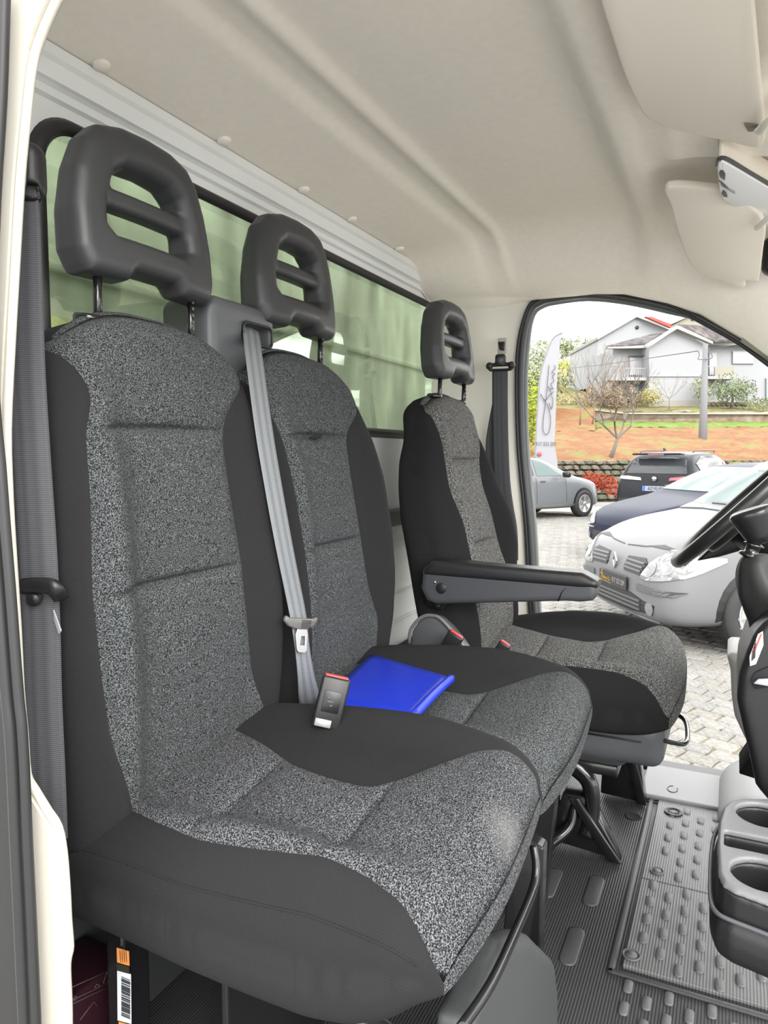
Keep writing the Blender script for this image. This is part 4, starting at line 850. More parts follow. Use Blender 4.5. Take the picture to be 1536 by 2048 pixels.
# cup holder console
cc=thing('cup_holder_console',(1.22,-.08,.9),'charcoal twin cup holder console at the lower right','cup holder')
topz=.950
out=[atz(u,v,topz) for u,v in [(1620,1590),(1536,1594),(1480,1594),(1458,1599),(1445,1612),(1437,1640),(1434,1690),(1436,1740),(1446,1762),(1470,1776),(1536,1800),(1640,1840)]]
O2=[(p[0],p[1]) for p in out]; O2c=O2+[(O2[-1][0]+.0,-.30),(O2[0][0],-.30)]
def cup(X,Y,Z):
    body=extr(sdpoly(X,Y,O2c),np.abs(Z-.905)-.045,.010)
    skirt=extr(sdpoly(X,Y,O2c)+0.0-.012*np.clip((.93-Z)/.06,0,1)+.10*np.clip(.90-Z,0,1),np.maximum(Z-.905,.835-Z),.02)
    d=np.minimum(body,skirt)
    c1=atz(1530,1632,topz); c2=atz(1528,1748,topz)
    h1=np.maximum(np.sqrt((X-c1[0]-.006)**2+(Y-c1[1]-.0)**2)-.044,-(Z-.83)); h2=np.maximum(np.sqrt((X-c2[0])**2+(Y-c2[1])**2)-.044,-(Z-.885))
    s1=atz(1463,1670,topz); s2=atz(1505,1690,topz)
    sl=sdbox(X,Y,Z,((s1[0]+s2[0])/2-.0,(s1[1]+s2[1])/2-.03,.93),(.026,.055,.07),.006)
    return smax(smax(smax(d,-h1,.003),-h2,.003),-sl,.004)
part('console_body',nets(lambda X,Y,Z:np.maximum(cup(X,Y,Z),Z-.9395),(.80,-.26,.78),(1.50,.06,.97),.0045),mat('console_black',(.014,.014,.015),.4,bump=.3,bscale=1100),cc)
part('top_plate',nets(lambda X,Y,Z:np.maximum(cup(X,Y,Z),.939-Z),(.80,-.26,.92),(1.50,.06,.97),.0035),mat('console_lit_top',(.15,.153,.158),.38,bump=.35,bscale=1100),cc)  # top coloured lighter than the body to carry its reflected light
rp=[(p[0]-.004,p[1]+.008,.905) for p in catmull([np.array(q) for q in out],3)]
part('side_bead',tube(rp,.0035,6),M_GREYP,cc)
c2=atz(1528,1748,topz); part('grille_mat',lathe([(.042,.0),(.042,.002),(0,.002)],(c2[0],c2[1],.887),(0,0,1),28),speckle('honeycomb_mat',(.03,.03,.03),(.30,.30,.30),330,.48,.52),cc)
c1=atz(1536,1640,topz); part('cup_liner',lathe([(.043,.0),(.043,.004),(.0,.004)],(c1[0]+.006,c1[1],.832),(0,0,1),28),M_BLKG,cc)
# ------------------------------------------------------------------ outside: paved yard
gd=thing('ground',(6,0,0),'forecourt paved with pale granite setts',kind='structure')
M_JOINT=ramp3('sandy_joint',(.15,.12,.075),(.18,.155,.10),(.15,.145,.125),3,bump=.2)
part('bedding',prism([(-6,-60,-.013),(30,-60,-.013),(30,60,-.013),(-6,60,-.013)],(0,0,-.05)),M_JOINT,gd,smooth=False)
def settmat(n,c):
    return ramp3(n,tuple(.66*x for x in c),c,tuple(min(1,1.22*x) for x in c),38,.85,(.30,.5,.66),.5,90,.004)
MS=[settmat('granite_a',(.18,.176,.166)),settmat('granite_b',(.16,.157,.15)),settmat('granite_c',(.195,.187,.172)),settmat('granite_d',(.17,.162,.148))]
SM=[]
for k in range(12):
    w,h=.166,.126; r=random.Random(k)
    base=[(-w/2,-h/2),(0,-h/2-.002),(w/2,-h/2),(w/2+.002,0),(w/2,h/2),(0,h/2+.002),(-w/2,h/2),(-w/2-.002,0)]
    base=[(x+r.uniform(-.007,.007),y+r.uniform(-.006,.006)) for x,y in base]
    V=[(x,y,-.03) for x,y in base]+[(x,y,-.008) for x,y in base]+[(x*.88,y*.86,r.uniform(-.001,.002)) for x,y in base]+[(0,0,.004)]
    F=[]
    for L0 in (0,8):
        for i in range(8): F.append((L0+i,L0+(i+1)%8,L0+8+(i+1)%8,L0+8+i))
    for i in range(8): F.append((16+i,16+(i+1)%8,24))
    me=mesh('sett',V,F,False); me.materials.append(MS[k%4]); SM.append((V,F,me))
an_=math.radians(68); ca,sa=math.cos(an_),math.sin(an_); cand=[]
for a in range(-100,160):
    for b in range(-200,60):
        X_=a*.176+(0.088 if b%2 else 0)+2.2; Y_=b*.134
        x=X_*ca-Y_*sa; y=X_*sa+Y_*ca
        if x<2.6 or x>21: continue
        dep=x*.9+y*.433; lat=(x*.433-y*.9)/dep*FPX+768; v=910+1.55*FPX/dep
        if 700<lat<1900 and dep>2.8 and x<19.5: cand.append((dep,x,y,lat,v))
cand.sort(); pa=0; sv=[];sf=[]
rs=random.Random(5); V=[];F=[];mi=[]
def hidden(u,v):  # behind the driver seat / dashboard / below the sill
    return v>1585 or (u<1300 and v>1240) or (u<1330 and v>1300 and u<1200)
for dep,x,y,u,v in cand:
    k=rs.randrange(12); rz=an_+rs.uniform(-.07,.07)+(math.pi if rs.random()<.5 else 0); zo=rs.uniform(-.003,.003)
    if pa<298 and 1030<u<1560 and not hidden(u,v):
        o=D.objects.new('sett',SM[k][2]); COL.objects.link(o); o.parent=gd; o.location=(x-6,y,zo); o.rotation_euler=(0,0,rz); pa+=1
    else:
        c_,s_=math.cos(rz),math.sin(rz); kk=len(V)
        V+=[(x+p[0]*c_-p[1]*s_,y+p[0]*s_+p[1]*c_,p[2]+zo) for p in SM[k][0]]; F+=[tuple(i+kk for i in f) for f in SM[k][1]]; mi+=[k%4]*len(SM[k][1])
me=mesh('far_setts',V,F,False); 
for q in MS: me.materials.append(q)
me.polygons.foreach_set('material_index',mi); o=link('far_setts',me,None,gd); o['kind']='stuff'
part('far_paving',prism([(20,-60,-.004),(60,-60,-.004),(60,60,-.004),(20,60,-.004)],(0,0,-.03)),ramp3('far_paving',(.2,.2,.19),(.25,.245,.235),(.3,.29,.28),9),gd,smooth=False)
M_PLAIN=ramp3('paving_plain',(.17,.165,.155),(.22,.215,.205),(.26,.255,.24),20)
part('side_paving',join(prism([(-6,-60,-.002),(2.6,-60,-.002),(2.6,60,-.002),(-6,60,-.002)],(0,0,-.03)),prism([(2.6,6,-.002),(20,14,-.002),(20,60,-.002),(2.6,60,-.002)],(0,0,-.03)),prism([(2.6,-60,-.002),(20,-60,-.002),(20,-9,-.002),(2.6,-2.4,-.002)],(0,0,-.03))),M_PLAIN,gd,smooth=False)
# ------------------------------------------------------------------ cars
def carbody(root,name,st,mt,sub=2,halfcols=None):
    """st rows: x, zbottom, zbelt, ztop, wlow, wbelt, wtop"""
    V=[];F=[]
    for (x,zb,zl,zt,wl,wb,wt) in st:
        h=[(0,zb),(wl*.92,zb),(wl,zb+.10),(wl*1.0,(zb+zl)*.5),((wl+wb)/2,zl*.86+zb*.14),(wb,zl),((wb*.35+wt*.65),zl+(zt-zl)*.62),(wt,zt-.035 if zt-zl>.2 else zt-.02),(wt*.55,zt-.008),(0,zt)]
        V+=[(x,a,b) for a,b in h]+[(x,-a,b) for a,b in h[-2:0:-1]]
    n=18
    for i in range(len(st)-1):
        for j in range(n): F.append((i*n+j,i*n+(j+1)%n,(i+1)*n+(j+1)%n,(i+1)*n+j))
    for base in (0,(len(st)-1)*n):
        for j in range(0,9):
            a=base+j;b=base+j+1;c=base+(n-j-1)%n;d=base+(n-j)%n
            f=[a,b,c,d]; f2=[]
            for q in f:
                if q not in f2: f2.append(q)
            if len(f2)>=3: F.append(tuple(f2))
    me=mesh(name,V,F,True,recalc=True); me.materials.append(mt)
    o=D.objects.new(name,me); COL.objects.link(o); md=o.modifiers.new('s','SUBSURF'); md.levels=sub; md.render_levels=sub
    dg=bpy.context.evaluated_depsgraph_get(); dg.update(); me2=D.meshes.new_from_object(o.evaluated_get(dg)); D.objects.remove(o)
    me2.polygons.foreach_set('use_smooth',[True]*len(me2.polygons)); me2.name=name
    o=link(name,me2,None,root,True); bm=bmesh.new(); bm.from_mesh(me2); bv=BVHTree.FromBMesh(bm); bm.free(); return o,bv
def conform(root,bv,name,poly,mt,face='F',off=.006,th=.004,rings=5,sub=4,label=None,smooth=False):
    """poly: (y,z) for face F/B, (x,z) for L/R. a thin shell following the bodywork"""
    pts=[]
    n=len(poly)
    if smooth: poly=[tuple(p) for p in catmull([np.array(p) for p in poly],4,True)]; n=len(poly)
    for i in range(n):
        a=np.array(poly[i]);b=np.array(poly[(i+1)%n]); m=1 if smooth else max(1,int(np.linalg.norm(b-a)/.06))
        for k in range(m): pts.append(a+(b-a)*k/m)
    c=np.mean(pts,axis=0); n=len(pts)
    def hit(p):
        if face=='F': o,d=Vector((2,p[0],p[1])),Vector((-1,0,0))
        elif face=='B': o,d=Vector((-9,p[0],p[1])),Vector((1,0,0))
        elif face=='L': o,d=Vector((p[0],3,p[1])),Vector((0,-1,0))
        elif face=='T': o,d=Vector((p[0],p[1],4)),Vector((0,0,-1))
        else: o,d=Vector((p[0],-3,p[1])),Vector((0,1,0))
        h=bv.ray_cast(o,d)
        return (h[0],h[1] if h[1].dot(d)<0 else -h[1]) if h[0] else (None,None)
    T=[];ok=True;last=None
    for r in range(rings+1):
        row=[]
        for p in ([c] if r==0 else pts):
            q=c+(p-c)*r/rings; h,nn=hit(q)
            if h is None: h,nn=last if last else (Vector((0,0,0)),Vector((0,0,1)))
            last=(h,nn); row.append((h,nn))
        T.append(row)
    V=[];F=[]
    for lay,of in ((0,off+th),(1,0)):
        V.append(T[0][0][0]+T[0][0][1]*of if lay==0 else T[0][0][0])
        for r in range(1,rings+1):
            for h,nn in T[r]: V.append(h+nn*of)
    L1=1+rings*n
    for i in range(n): F.append((0,1+i,1+(i+1)%n))
    for r in range(1,rings):
        for i in range(n): a=1+(r-1)*n; F.append((a+i,a+n+i,a+n+(i+1)%n,a+(i+1)%n))
    a=1+(rings-1)*n
    for i in range(n): F.append((a+i,L1+a+i,L1+a+(i+1)%n,a+(i+1)%n))
    V=[tuple(v) for v in V]
    return part(name,(V,F),mt,root,local=True,smooth=False,label=label)
def wheel(root,x,y,r,side,w=.20,spokes=5,tm=None,rim=None,twist=0):
    s=side; t=thing('wheel',(0,0,0)); t.parent=root; t.location=(x,y,r)
    for k in ('label','category'): 
        if k in t: del t[k]
    part('tyre',lathe([(r*.62,-w*s),(r*.95,-w*s),(r,-w*.85*s),(r,-.02*s),(r*.97,-.005*s),(r*.85,.012*s),(r*.70,.008*s),(r*.66,0)],(0,0,0),(0,1,0),40),mat('tyre_rubber',(.022,.022,.023),.75),t,local=True)
    part('rim',lathe([(r*.67,.002*s),(r*.64,.008*s),(r*.60,-.01*s),(r*.58,-.07*s),(0,-.07*s)],(0,0,0),(0,1,0),40),mat('rim_inner',(.03,.03,.03),.5) if rim!='plate' else mat('alloy_silver',(.42,.42,.42),.3,metal=.6),t,local=True)
    M_AL=mat('alloy_silver',(.42,.42,.42),.3,metal=.6)
    part('rim_ring',lathe([(r*.68,.004*s),(r*.66,.012*s),(r*.60,.006*s),(r*.60,-.01*s)],(0,0,0),(0,1,0),40),M_AL,t,local=True)
    for k in range(spokes):
        a=2*math.pi*k/spokes+twist; c_,s_=math.cos(a),math.sin(a); P_=[]
        wd0,wd1=(.20,.34) if rim=='plate' else (.11,.20)
        for rr_,wd in ((.05,wd0*.7),(.35,wd0),(.63,wd1),(.63,-wd1),(.35,-wd0),(.05,-wd0*.7)): P_.append((r*(rr_*c_-wd*s_),-.012*s,r*(rr_*s_+wd*c_)))
        part('spoke',prism(P_,(0,.018*s,0),.004),M_AL,t,local=True,smooth=False)
    part('hub_cap',lathe([(r*.16,.0),(r*.15,.012*s),(0,.016*s)],(0,0,0),(0,1,0),20),M_AL,t,local=True)
    return t
M_WHITE=mat('pearl_white_car_paint',(.12,.12,.126),.4,coat=0,spec=.25); M_WS=mat('painted_sky_glass',(.10,.13,.127),.12,spec=.12)  # car glass: sky reflections are put into its pale teal base colour
M_GLD=mat('dark_car_glass',(.02,.023,.026),.1,spec=.5); M_CLEAR=mat('headlamp_glass',(.13,.135,.135),.1,coat=1); M_DARKG=mat('dark_grille',(.008,.008,.009),.5)
M_GBAR=mat('grey_grille_bar',(.065,.068,.072),.4); M_CHR=mat('car_chrome',(.55,.58,.58),.12,metal=1); M_LINE=mat('panel_gap',(.03,.03,.033),.6)
HD=math.radians(123.5)
wc=thing('parked_car',(6.51,.90,0),'pearl white compact car with dark dealer plate parked outside the open door','car','parked cars',rz=HD)
stW=[(0.0,.30,.50,.56,.56,.56,.46),(-.02,.24,.58,.68,.74,.68,.54),(-.10,.20,.70,.80,.83,.76,.60),(-.28,.18,.80,.90,.85,.79,.66),(-.50,.18,.86,.98,.845,.78,.68),(-.80,.18,.90,1.03,.85,.80,.72),(-1.02,.18,.93,1.06,.85,.81,.74),(-1.10,.18,.94,1.11,.85,.81,.72),(-1.45,.18,.96,1.36,.85,.81,.64),(-1.72,.18,.97,1.53,.85,.81,.60),(-1.95,.18,.97,1.575,.85,.81,.60),(-2.7,.18,.98,1.59,.85,.81,.60),(-3.35,.18,1.0,1.55,.85,.80,.58),(-3.62,.22,1.0,1.42,.82,.76,.54),(-3.78,.30,.90,1.08,.70,.62,.44)]
bo,bv=carbody(wc,'body',stW,M_WHITE)
conform(wc,bv,'windscreen',[(-.66,1.085),(.66,1.085),(.62,1.25),(.53,1.46),(.30,1.485),(-.30,1.485),(-.53,1.46),(-.62,1.25)],M_WS,off=.004,rings=7)
conform(wc,bv,'cowl_panel',[(-.67,1.035),(-.3,1.055),(.3,1.055),(.67,1.035),(.665,1.085),(.3,1.10),(-.3,1.10),(-.665,1.085)],M_GBAR,off=.008)
conform(wc,bv,'wiper',[(-.30,1.095),(.35,1.10),(.36,1.112),(-.30,1.107)],M_BLK,off=.016)
conform(wc,bv,'screen_sticker',[(-.30,1.40),(-.05,1.40),(-.05,1.45),(-.30,1.45)],mat('sticker_white',(.34,.34,.34),.5),off=.008)
for s,nm in ((1,'near'),(-1,'far')):
    conform(wc,bv,'headlamp',[(s*a,b) for a,b in [(.46,.565),(.52,.66),(.60,.75),(.70,.80),(.79,.80),(.82,.70),(.80,.60),(.62,.56)]],M_CLEAR,off=.008,smooth=True)
    conform(wc,bv,'headlamp_side',[(-.16,.60),(-.12,.70),(-.16,.80),(-.40,.84),(-.36,.72),(-.26,.63)],M_CLEAR,'L' if s>0 else 'R',off=.008)
    conform(wc,bv,'lamp_frame',[(s*a,b) for a,b in [(.44,.555),(.50,.665),(.59,.765),(.60,.76),(.515,.66),(.465,.568),(.62,.563),(.80,.603),(.80,.597),(.62,.553)]],M_LINE,off=.004,th=.002) if False else None
    conform(wc,bv,'lamp_reflector',[(s*(.58+.055*math.cos(a)),.645+.06*math.sin(a)) for a in np.linspace(0,6.28,12,endpoint=False)],mat('lamp_silver',(.20,.20,.21),.2,metal=.6),off=.014)
    conform(wc,bv,'lamp_reflector',[(s*(.72+.045*math.cos(a)),.66+.045*math.sin(a)) for a in np.linspace(0,6.28,12,endpoint=False)],MATS['lamp_silver'],off=.014)
    g=conform(wc,bv,'upper_grille',[(s*a,b) for a,b in [(.15,.61),(.17,.70),(.44,.715),(.50,.68),(.44,.575),(.17,.58)]],M_DARKG,off=.004)
    for k in range(3): conform(wc,bv,'grille_bar',[(s*.165,.605+k*.032),(s*(.445+.012*k),.600+k*.032),(s*(.45+.012*k),.613+k*.032),(s*.165,.618+k*.032)],M_GBAR,off=.014)
    conform(wc,bv,'bumper_strip',[(s*a,b) for a,b in [(.40,.455),(.80,.462),(.83,.50),(.41,.505)]],M_GBAR,off=.012)
    conform(wc,bv,'fog_lamp',[(s*(.60+.05*math.cos(a)),.335+.05*math.sin(a)) for a in np.linspace(0,6.28,12,endpoint=False)],M_CLEAR,off=.012)
    wheel(wc,-.80,s*.875,.315,s,rim='plate',spokes=5,twist=.35); wheel(wc,-3.25,s*.875,.315,s,rim='plate',spokes=5)
    conform(wc,bv,'wheel_arch',[(-.80+.375*math.cos(a),.315+.375*math.sin(a)) for a in np.linspace(-.35,3.49,18)],M_BLK,'L' if s>0 else 'R',off=.002,th=.002)
    conform(wc,bv,'side_glass',[(-1.45,1.02),(-1.60,1.20),(-1.80,1.46),(-2.60,1.50),(-2.60,1.04)],M_GLD,'L' if s>0 else 'R')
    conform(wc,bv,'door_gap',[(-1.35,.30),(-1.35,.95),(-1.36,.95),(-1.36,.30)],M_LINE,'L' if s>0 else 'R',off=.002)
    conform(wc,bv,'bonnet_gap',[(s*.03,.775),(s*.30,.79),(s*.50,.82),(s*.72,.80),(s*.72,.806),(s*.50,.828),(s*.30,.798),(s*.03,.783)],M_LINE,off=.002,th=.002)
conform(wc,bv,'lower_intake',[(-.52,.30),(-.50,.38),(-.3,.415),(.3,.415),(.50,.38),(.66,.37),(.64,.30),(.3,.265),(-.3,.265)],M_DARKG,off=.004)
for k in range(3): conform(wc,bv,'intake_bar',[(-.46,.295+.034*k),(.46,.295+.034*k),(.46,.310+.034*k),(-.46,.310+.034*k)],M_GBAR,off=.014)
conform(wc,bv,'bumper_lip',[(-.62,.205),(.62,.205),(.64,.235),(-.64,.235)],M_GBAR,off=.010)
def onfront(bv,y,z):
    h=bv.ray_cast(Vector((2,y,z)),Vector((-1,0,0))); return h[0]
hx=onfront(bv,0,.62).x+.012
part('maker_emblem',join(prism([(hx,0,.715),(hx,.045,.64),(hx,0,.565),(hx,-.045,.64)],(.012,0,0),.002,holes=[[(hx,0,.685),(hx,.024,.64),(hx,0,.595),(hx,-.024,.64)]])),M_CHR,wc,local=True,smooth=False)
px_=onfront(bv,0,.47).x+.02
np_=part('number_plate',box((px_,0,.475),(.012,.52,.115),.003),mat('plate_charcoal',(.014,.0135,.013),.4),wc,local=True,smooth=False)
RP=frame((0,1,0),(0,0,1))
M_GOLD=mat('gold_lettering',(.24,.155,.015),.4); M_LW=mat('lettering_white',(.22,.22,.22),.5); M_LG=mat('lettering_grey',(.10,.10,.11),.5)
text('917 333 209',.062,Vector((px_+.0075,.115,.470)),RP,M_LW,wc,sx=.75,local=True)
def stroke(root,pts,fn,r,m,name='script_stroke',local=False): part(name,tube([fn(*p) for p in pts],r,6,smooth=5),m,root,local=local)
SCR=[[(0,.0),(.06,.05),(.13,.42),(.16,.98),(.10,.86),(.05,.70),(.16,.60),(.32,.66)],[(.16,.98),(.20,.60),(.24,.22),(.18,.04),(.08,.10),(.10,.28),(.22,.38)],[(.28,.30),(.34,.46),(.40,.32),(.36,.20),(.31,.26),(.42,.28),(.46,.44),(.46,.24),(.52,.26)],[(.56,.44),(.56,.22),(.62,.26),(.66,.46),(.66,.24),(.72,.26),(.78,.44),(.84,.40),(.80,.24),(.90,.22),(1.0,.34)]]
for sc in SCR: stroke(np_,sc,lambda a,b:(px_+.0075,-.235+.21*a,.432+.095*b),.0032,M_GOLD,local=True)
stroke(np_,[(0,.0),(.5,.05),(1,-.02)],lambda a,b:(px_+.0075,-.22+.2*a,.432+.09*b),.0022,M_GOLD,'underline',local=True)
for s in (1,-1):
    part('door_mirror',box((-1.55,s*.93,1.04),(.12,.18,.13),.035),M_WHITE,wc,local=True)
# black hatchback
bc_=thing('parked_car',(10.98,1.62,0),'dark navy black hatchback half hidden behind the white car','car','parked cars',rz=HD+.10)
M_NAVY=mat('navy_black_car_paint',(.010,.013,.028),.4,coat=0,spec=.10)
stB=[(0.0,.30,.46,.52,.45,.42,.36),(-.02,.24,.54,.62,.62,.56,.42),(-.10,.20,.64,.70,.76,.68,.50),(-.30,.18,.72,.80,.84,.76,.62),(-.70,.18,.80,.88,.87,.80,.70),(-1.10,.18,.86,.95,.87,.81,.72),(-1.20,.18,.87,.99,.87,.81,.70),(-1.9,.18,.90,1.36,.87,.81,.60),(-2.3,.18,.92,1.44,.87,.81,.60),(-3.2,.18,.95,1.45,.87,.80,.60),(-3.8,.2,.97,1.36,.85,.78,.56),(-4.1,.30,.9,1.05,.74,.66,.5)]
bo,bv=carbody(bc_,'body',stB,M_NAVY)
for s in (1,-1):
    f='L' if s>0 else 'R'
    conform(bc_,bv,'headlamp',[(s*a,b) for a,b in [(.42,.52),(.50,.64),(.68,.70),(.79,.68),(.80,.58),(.66,.51)]],M_CLEAR,off=.010,smooth=True)
    conform(bc_,bv,'side_glass',[(-1.50,.93),(-1.85,1.18),(-2.15,1.36),(-3.3,1.38),(-3.4,.97)],M_WS,f)
    conform(bc_,bv,'fog_lamp',[(s*(.60+.05*math.cos(a)),.33+.05*math.sin(a)) for a in np.linspace(0,6.28,10,endpoint=False)],M_CLEAR,off=.012)
    conform(bc_,bv,'chrome_strip',[(s*.40,.455),(s*.74,.46),(s*.74,.475),(s*.40,.47)],M_CHR,off=.014)
    wheel(bc_,-.85,s*.885,.31,s); wheel(bc_,-3.35,s*.885,.31,s)
    part('door_mirror',box((-1.65,s*.95,1.0),(.12,.18,.12),.035),M_NAVY,bc_,local=True)
conform(bc_,bv,'windscreen',[(-.62,1.02),(.62,1.02),(.52,1.36),(-.52,1.36)],M_WS,off=.004,rings=7)
conform(bc_,bv,'lower_intake',[(-.5,.28),(.5,.28),(.45,.42),(-.45,.42)],M_DARKG,off=.004)
# black SUV seen from behind
sv_=thing('parked_car',(21.17,.39,0),'black SUV seen from behind by the stone wall with blue-edged plate','car','parked cars',rz=math.radians(-15))
M_BLKC=mat('black_car_paint',(.012,.013,.016),.35,coat=0,spec=.2); M_TAIL=mat('tail_lamp_red',(.35,.03,.05),.2,coat=1); M_TCL=mat('tail_lamp_clear',(.30,.33,.33),.2,coat=1)
stS=[(0.0,.35,.62,.70,.50,.5,.42),(-.05,.26,.74,.84,.74,.66,.50),(-.4,.22,.88,.98,.90,.82,.66),(-1.0,.22,.98,1.06,.92,.86,.74),(-1.25,.22,1.0,1.12,.92,.86,.74),(-1.9,.22,1.03,1.52,.92,.86,.66),(-2.3,.22,1.04,1.63,.92,.86,.66),(-3.4,.22,1.06,1.64,.92,.86,.66),(-4.0,.22,1.07,1.61,.92,.86,.64),(-4.22,.22,1.06,1.46,.91,.84,.66),(-4.38,.24,1.02,1.16,.90,.84,.74),(-4.46,.30,.92,1.02,.84,.76,.66),(-4.48,.38,.62,.70,.70,.66,.5)]
bo,bv=carbody(sv_,'body',stS,M_BLKC)
conform(sv_,bv,'rear_window',[(-.66,1.14),(.66,1.14),(.58,1.44),(.3,1.50),(-.3,1.50),(-.58,1.44)],mat('rear_glass_grey',(.03,.032,.036),.12,spec=.4),'B',off=.006,rings=6)
conform(sv_,bv,'number_plate',[(-.26,.76),(.26,.76),(.26,.87),(-.26,.87)],mat('plate_white',(.18,.2,.235),.4),'B',off=.012)
conform(sv_,bv,'plate_blue_band',[(.20,.76),(.26,.76),(.26,.87),(.20,.87)],mat('plate_blue',(.02,.09,.35),.4),'B',off=.018)
rb=bv.ray_cast(Vector((-9,0,.81)),Vector((1,0,0)))[0].x-.022
text('AZ·92·BP',.105,Vector((rb,-.03,.812)),frame((0,-1,0),(0,0,1)),mat('lettering_black',(.02,.02,.02),.5),sv_,sx=.82,local=True)
conform(sv_,bv,'lower_bumper',[(-.85,.36),(.85,.36),(.80,.60),(-.80,.60)],mat('bumper_dark',(.012,.012,.013),.6),'B',off=.012)
part('roof_spoiler',box((-4.30,0,1.57),(.26,1.06,.045),.015),M_BLKC,sv_,local=True)
part('brake_light',box((-4.432,0,1.565),(.006,.35,.018),.002),M_TAIL,sv_,local=True,smooth=False)
for s in (1,-1):
    conform(sv_,bv,'tail_lamp',[(s*a,b) for a,b in [(.30,.99),(.86,1.02),(.86,1.08),(.60,1.08),(.32,1.05)]],M_TCL if s>0 else M_TAIL,'B',off=.014)
    conform(sv_,bv,'side_glass',[(-1.8,1.10),(-2.2,1.42),(-2.6,1.53),(-3.6,1.52),(-4.05,1.36),(-3.9,1.14)],M_GLD,'L' if s>0 else 'R')
    part('roof_rail',tube([(-2.3,s*.58,1.62),(-2.5,s*.60,1.655),(-3.6,s*.60,1.65),(-3.8,s*.58,1.61)],.014,6,smooth=3),M_BLK,sv_,local=True)
    wheel(sv_,-.95,s*.925,.36,s); wheel(sv_,-3.65,s*.925,.36,s)
    part('door_mirror',box((-1.6,s*1.02,1.12),(.14,.2,.16),.04),mat('mirror_shell',(.20,.22,.22),.2),sv_,local=True)
part('antenna_fin',box((-3.9,0,1.68),(.14,.03,.07),.012),M_BLK,sv_,local=True)
cyl=lathe([(.055,0),(.050,.01),(0,.014)],(rb+.0,0,1.03),(-1,0,0),20); part('maker_emblem',cyl,M_CHR,sv_,local=True)
conform(sv_,bv,'coloured_sticker',[(-2.05,1.40),(-1.95,1.30),(-2.10,1.26),(-2.2,1.38)],mat('sticker_pink',(.45,.18,.20),.5),'R',off=.016)
# silver crossover on the left
pc=thing('parked_car',(19.75,3.72,0),'silver grey crossover seen from the side beyond the door pillar','car','parked cars',rz=math.radians(-29))
M_SIL=mat('silver_grey_car_paint',(.10,.106,.114),.3,coat=.15)
stP=[(0.0,.34,.58,.66,.45,.45,.38),(-.04,.26,.70,.80,.66,.58,.45),(-.25,.22,.84,.92,.84,.76,.60),(-.8,.22,.93,1.0,.89,.82,.72),(-1.15,.22,.96,1.06,.89,.83,.72),(-1.9,.22,.99,1.44,.89,.83,.62),(-2.3,.22,1.0,1.53,.89,.83,.62),(-3.1,.22,1.03,1.53,.89,.83,.62),(-3.8,.22,1.07,1.40,.89,.82,.60),(-4.1,.3,1.02,1.15,.82,.74,.6)]
bo,bv=carbody(pc,'body',stP,M_SIL)
for s in (1,-1):
    f='L' if s>0 else 'R'
    conform(pc,bv,'front_side_glass',[(-1.62,1.04),(-2.0,1.28),(-2.3,1.41),(-2.50,1.43),(-2.50,1.05)],M_WS,f); conform(pc,bv,'rear_side_glass',[(-2.60,1.06),(-2.58,1.43),(-3.1,1.42),(-3.45,1.30),(-3.4,1.10)],M_GLD,f)
    conform(pc,bv,'headlamp',[(-.12,.74),(-.20,.82),(-.45,.88),(-.42,.80)],M_CLEAR,f)
    conform(pc,bv,'sill_shadow_trim',[(-1.3,.28),(-2.9,.28),(-2.9,.34),(-1.3,.34)],mat('sill_grey',(.12,.125,.13),.4),f)
    conform(pc,bv,'door_gap',[(-1.50,.40),(-1.50,.98),(-1.51,.98),(-1.51,.40)],M_LINE,f,off=.002); conform(pc,bv,'door_gap',[(-2.55,.40),(-2.55,1.0),(-2.56,1.0),(-2.56,.40)],M_LINE,f,off=.002)
    conform(pc,bv,'door_handle',[(-2.25,.90),(-2.40,.90),(-2.40,.925),(-2.25,.925)],M_LINE,f,off=.016)
    conform(pc,bv,'wheel_arch',[(-.85+.40*math.cos(a),.335+.40*math.sin(a)) for a in np.linspace(-.2,3.34,18)],M_BLK,f,off=.002,th=.002)
    wheel(pc,-.85,s*.905,.335,s,twist=.3); wheel(pc,-3.42,s*.905,.335,s)
    part('door_mirror',box((-1.65,s*1.0,1.08),(.14,.2,.15),.045),M_BLK,pc,local=True)
# ------------------------------------------------------------------ field, houses and plants
def hd(u,v,d):   # a point at depth d (metres along the view) - used to survey far things
    return Vector(atd(u,v,d))
Rr=Vector((_R[0],_R[1],0)); Fr=Vector((math.cos(TH),math.sin(TH),0))
fw=thing('stone_retaining_wall',tuple(hd(1150,985,22)),'low rough stone retaining wall along the field','wall')
M_ST=[ramp3('field_stone_a',(.055,.05,.04),(.11,.10,.08),(.17,.155,.13),9,bump=.5),ramp3('field_stone_b',(.045,.05,.035),(.085,.09,.06),(.14,.14,.10),9,bump=.5),ramp3('field_stone_c',(.09,.07,.055),(.14,.115,.09),(.19,.17,.14),9,bump=.5)]
def wallpt(t,z): # t along the wall
    a=hd(1020,910,23.2); b=hd(1640,910,26.0); p=a+(b-a)*t; return Vector((p.x,p.y,z))
A0=wallpt(0,0);A1=wallpt(1,0);wd=(A1-A0).normalized();wn=Vector((wd.y,-wd.x,0)); 
if wn.dot(Vector((-1,-.4,0)))<0: wn=-wn
Lw=(A1-A0).length
part('wall_core',prism([A0-wn*.05,A1-wn*.05,A1-wn*.05+Vector((0,0,1.30)),A0-wn*.05+Vector((0,0,1.24))],tuple(-wn*.4)),mat('mortar_shadow',(.03,.028,.02),.9),fw,smooth=False)
ss=[]
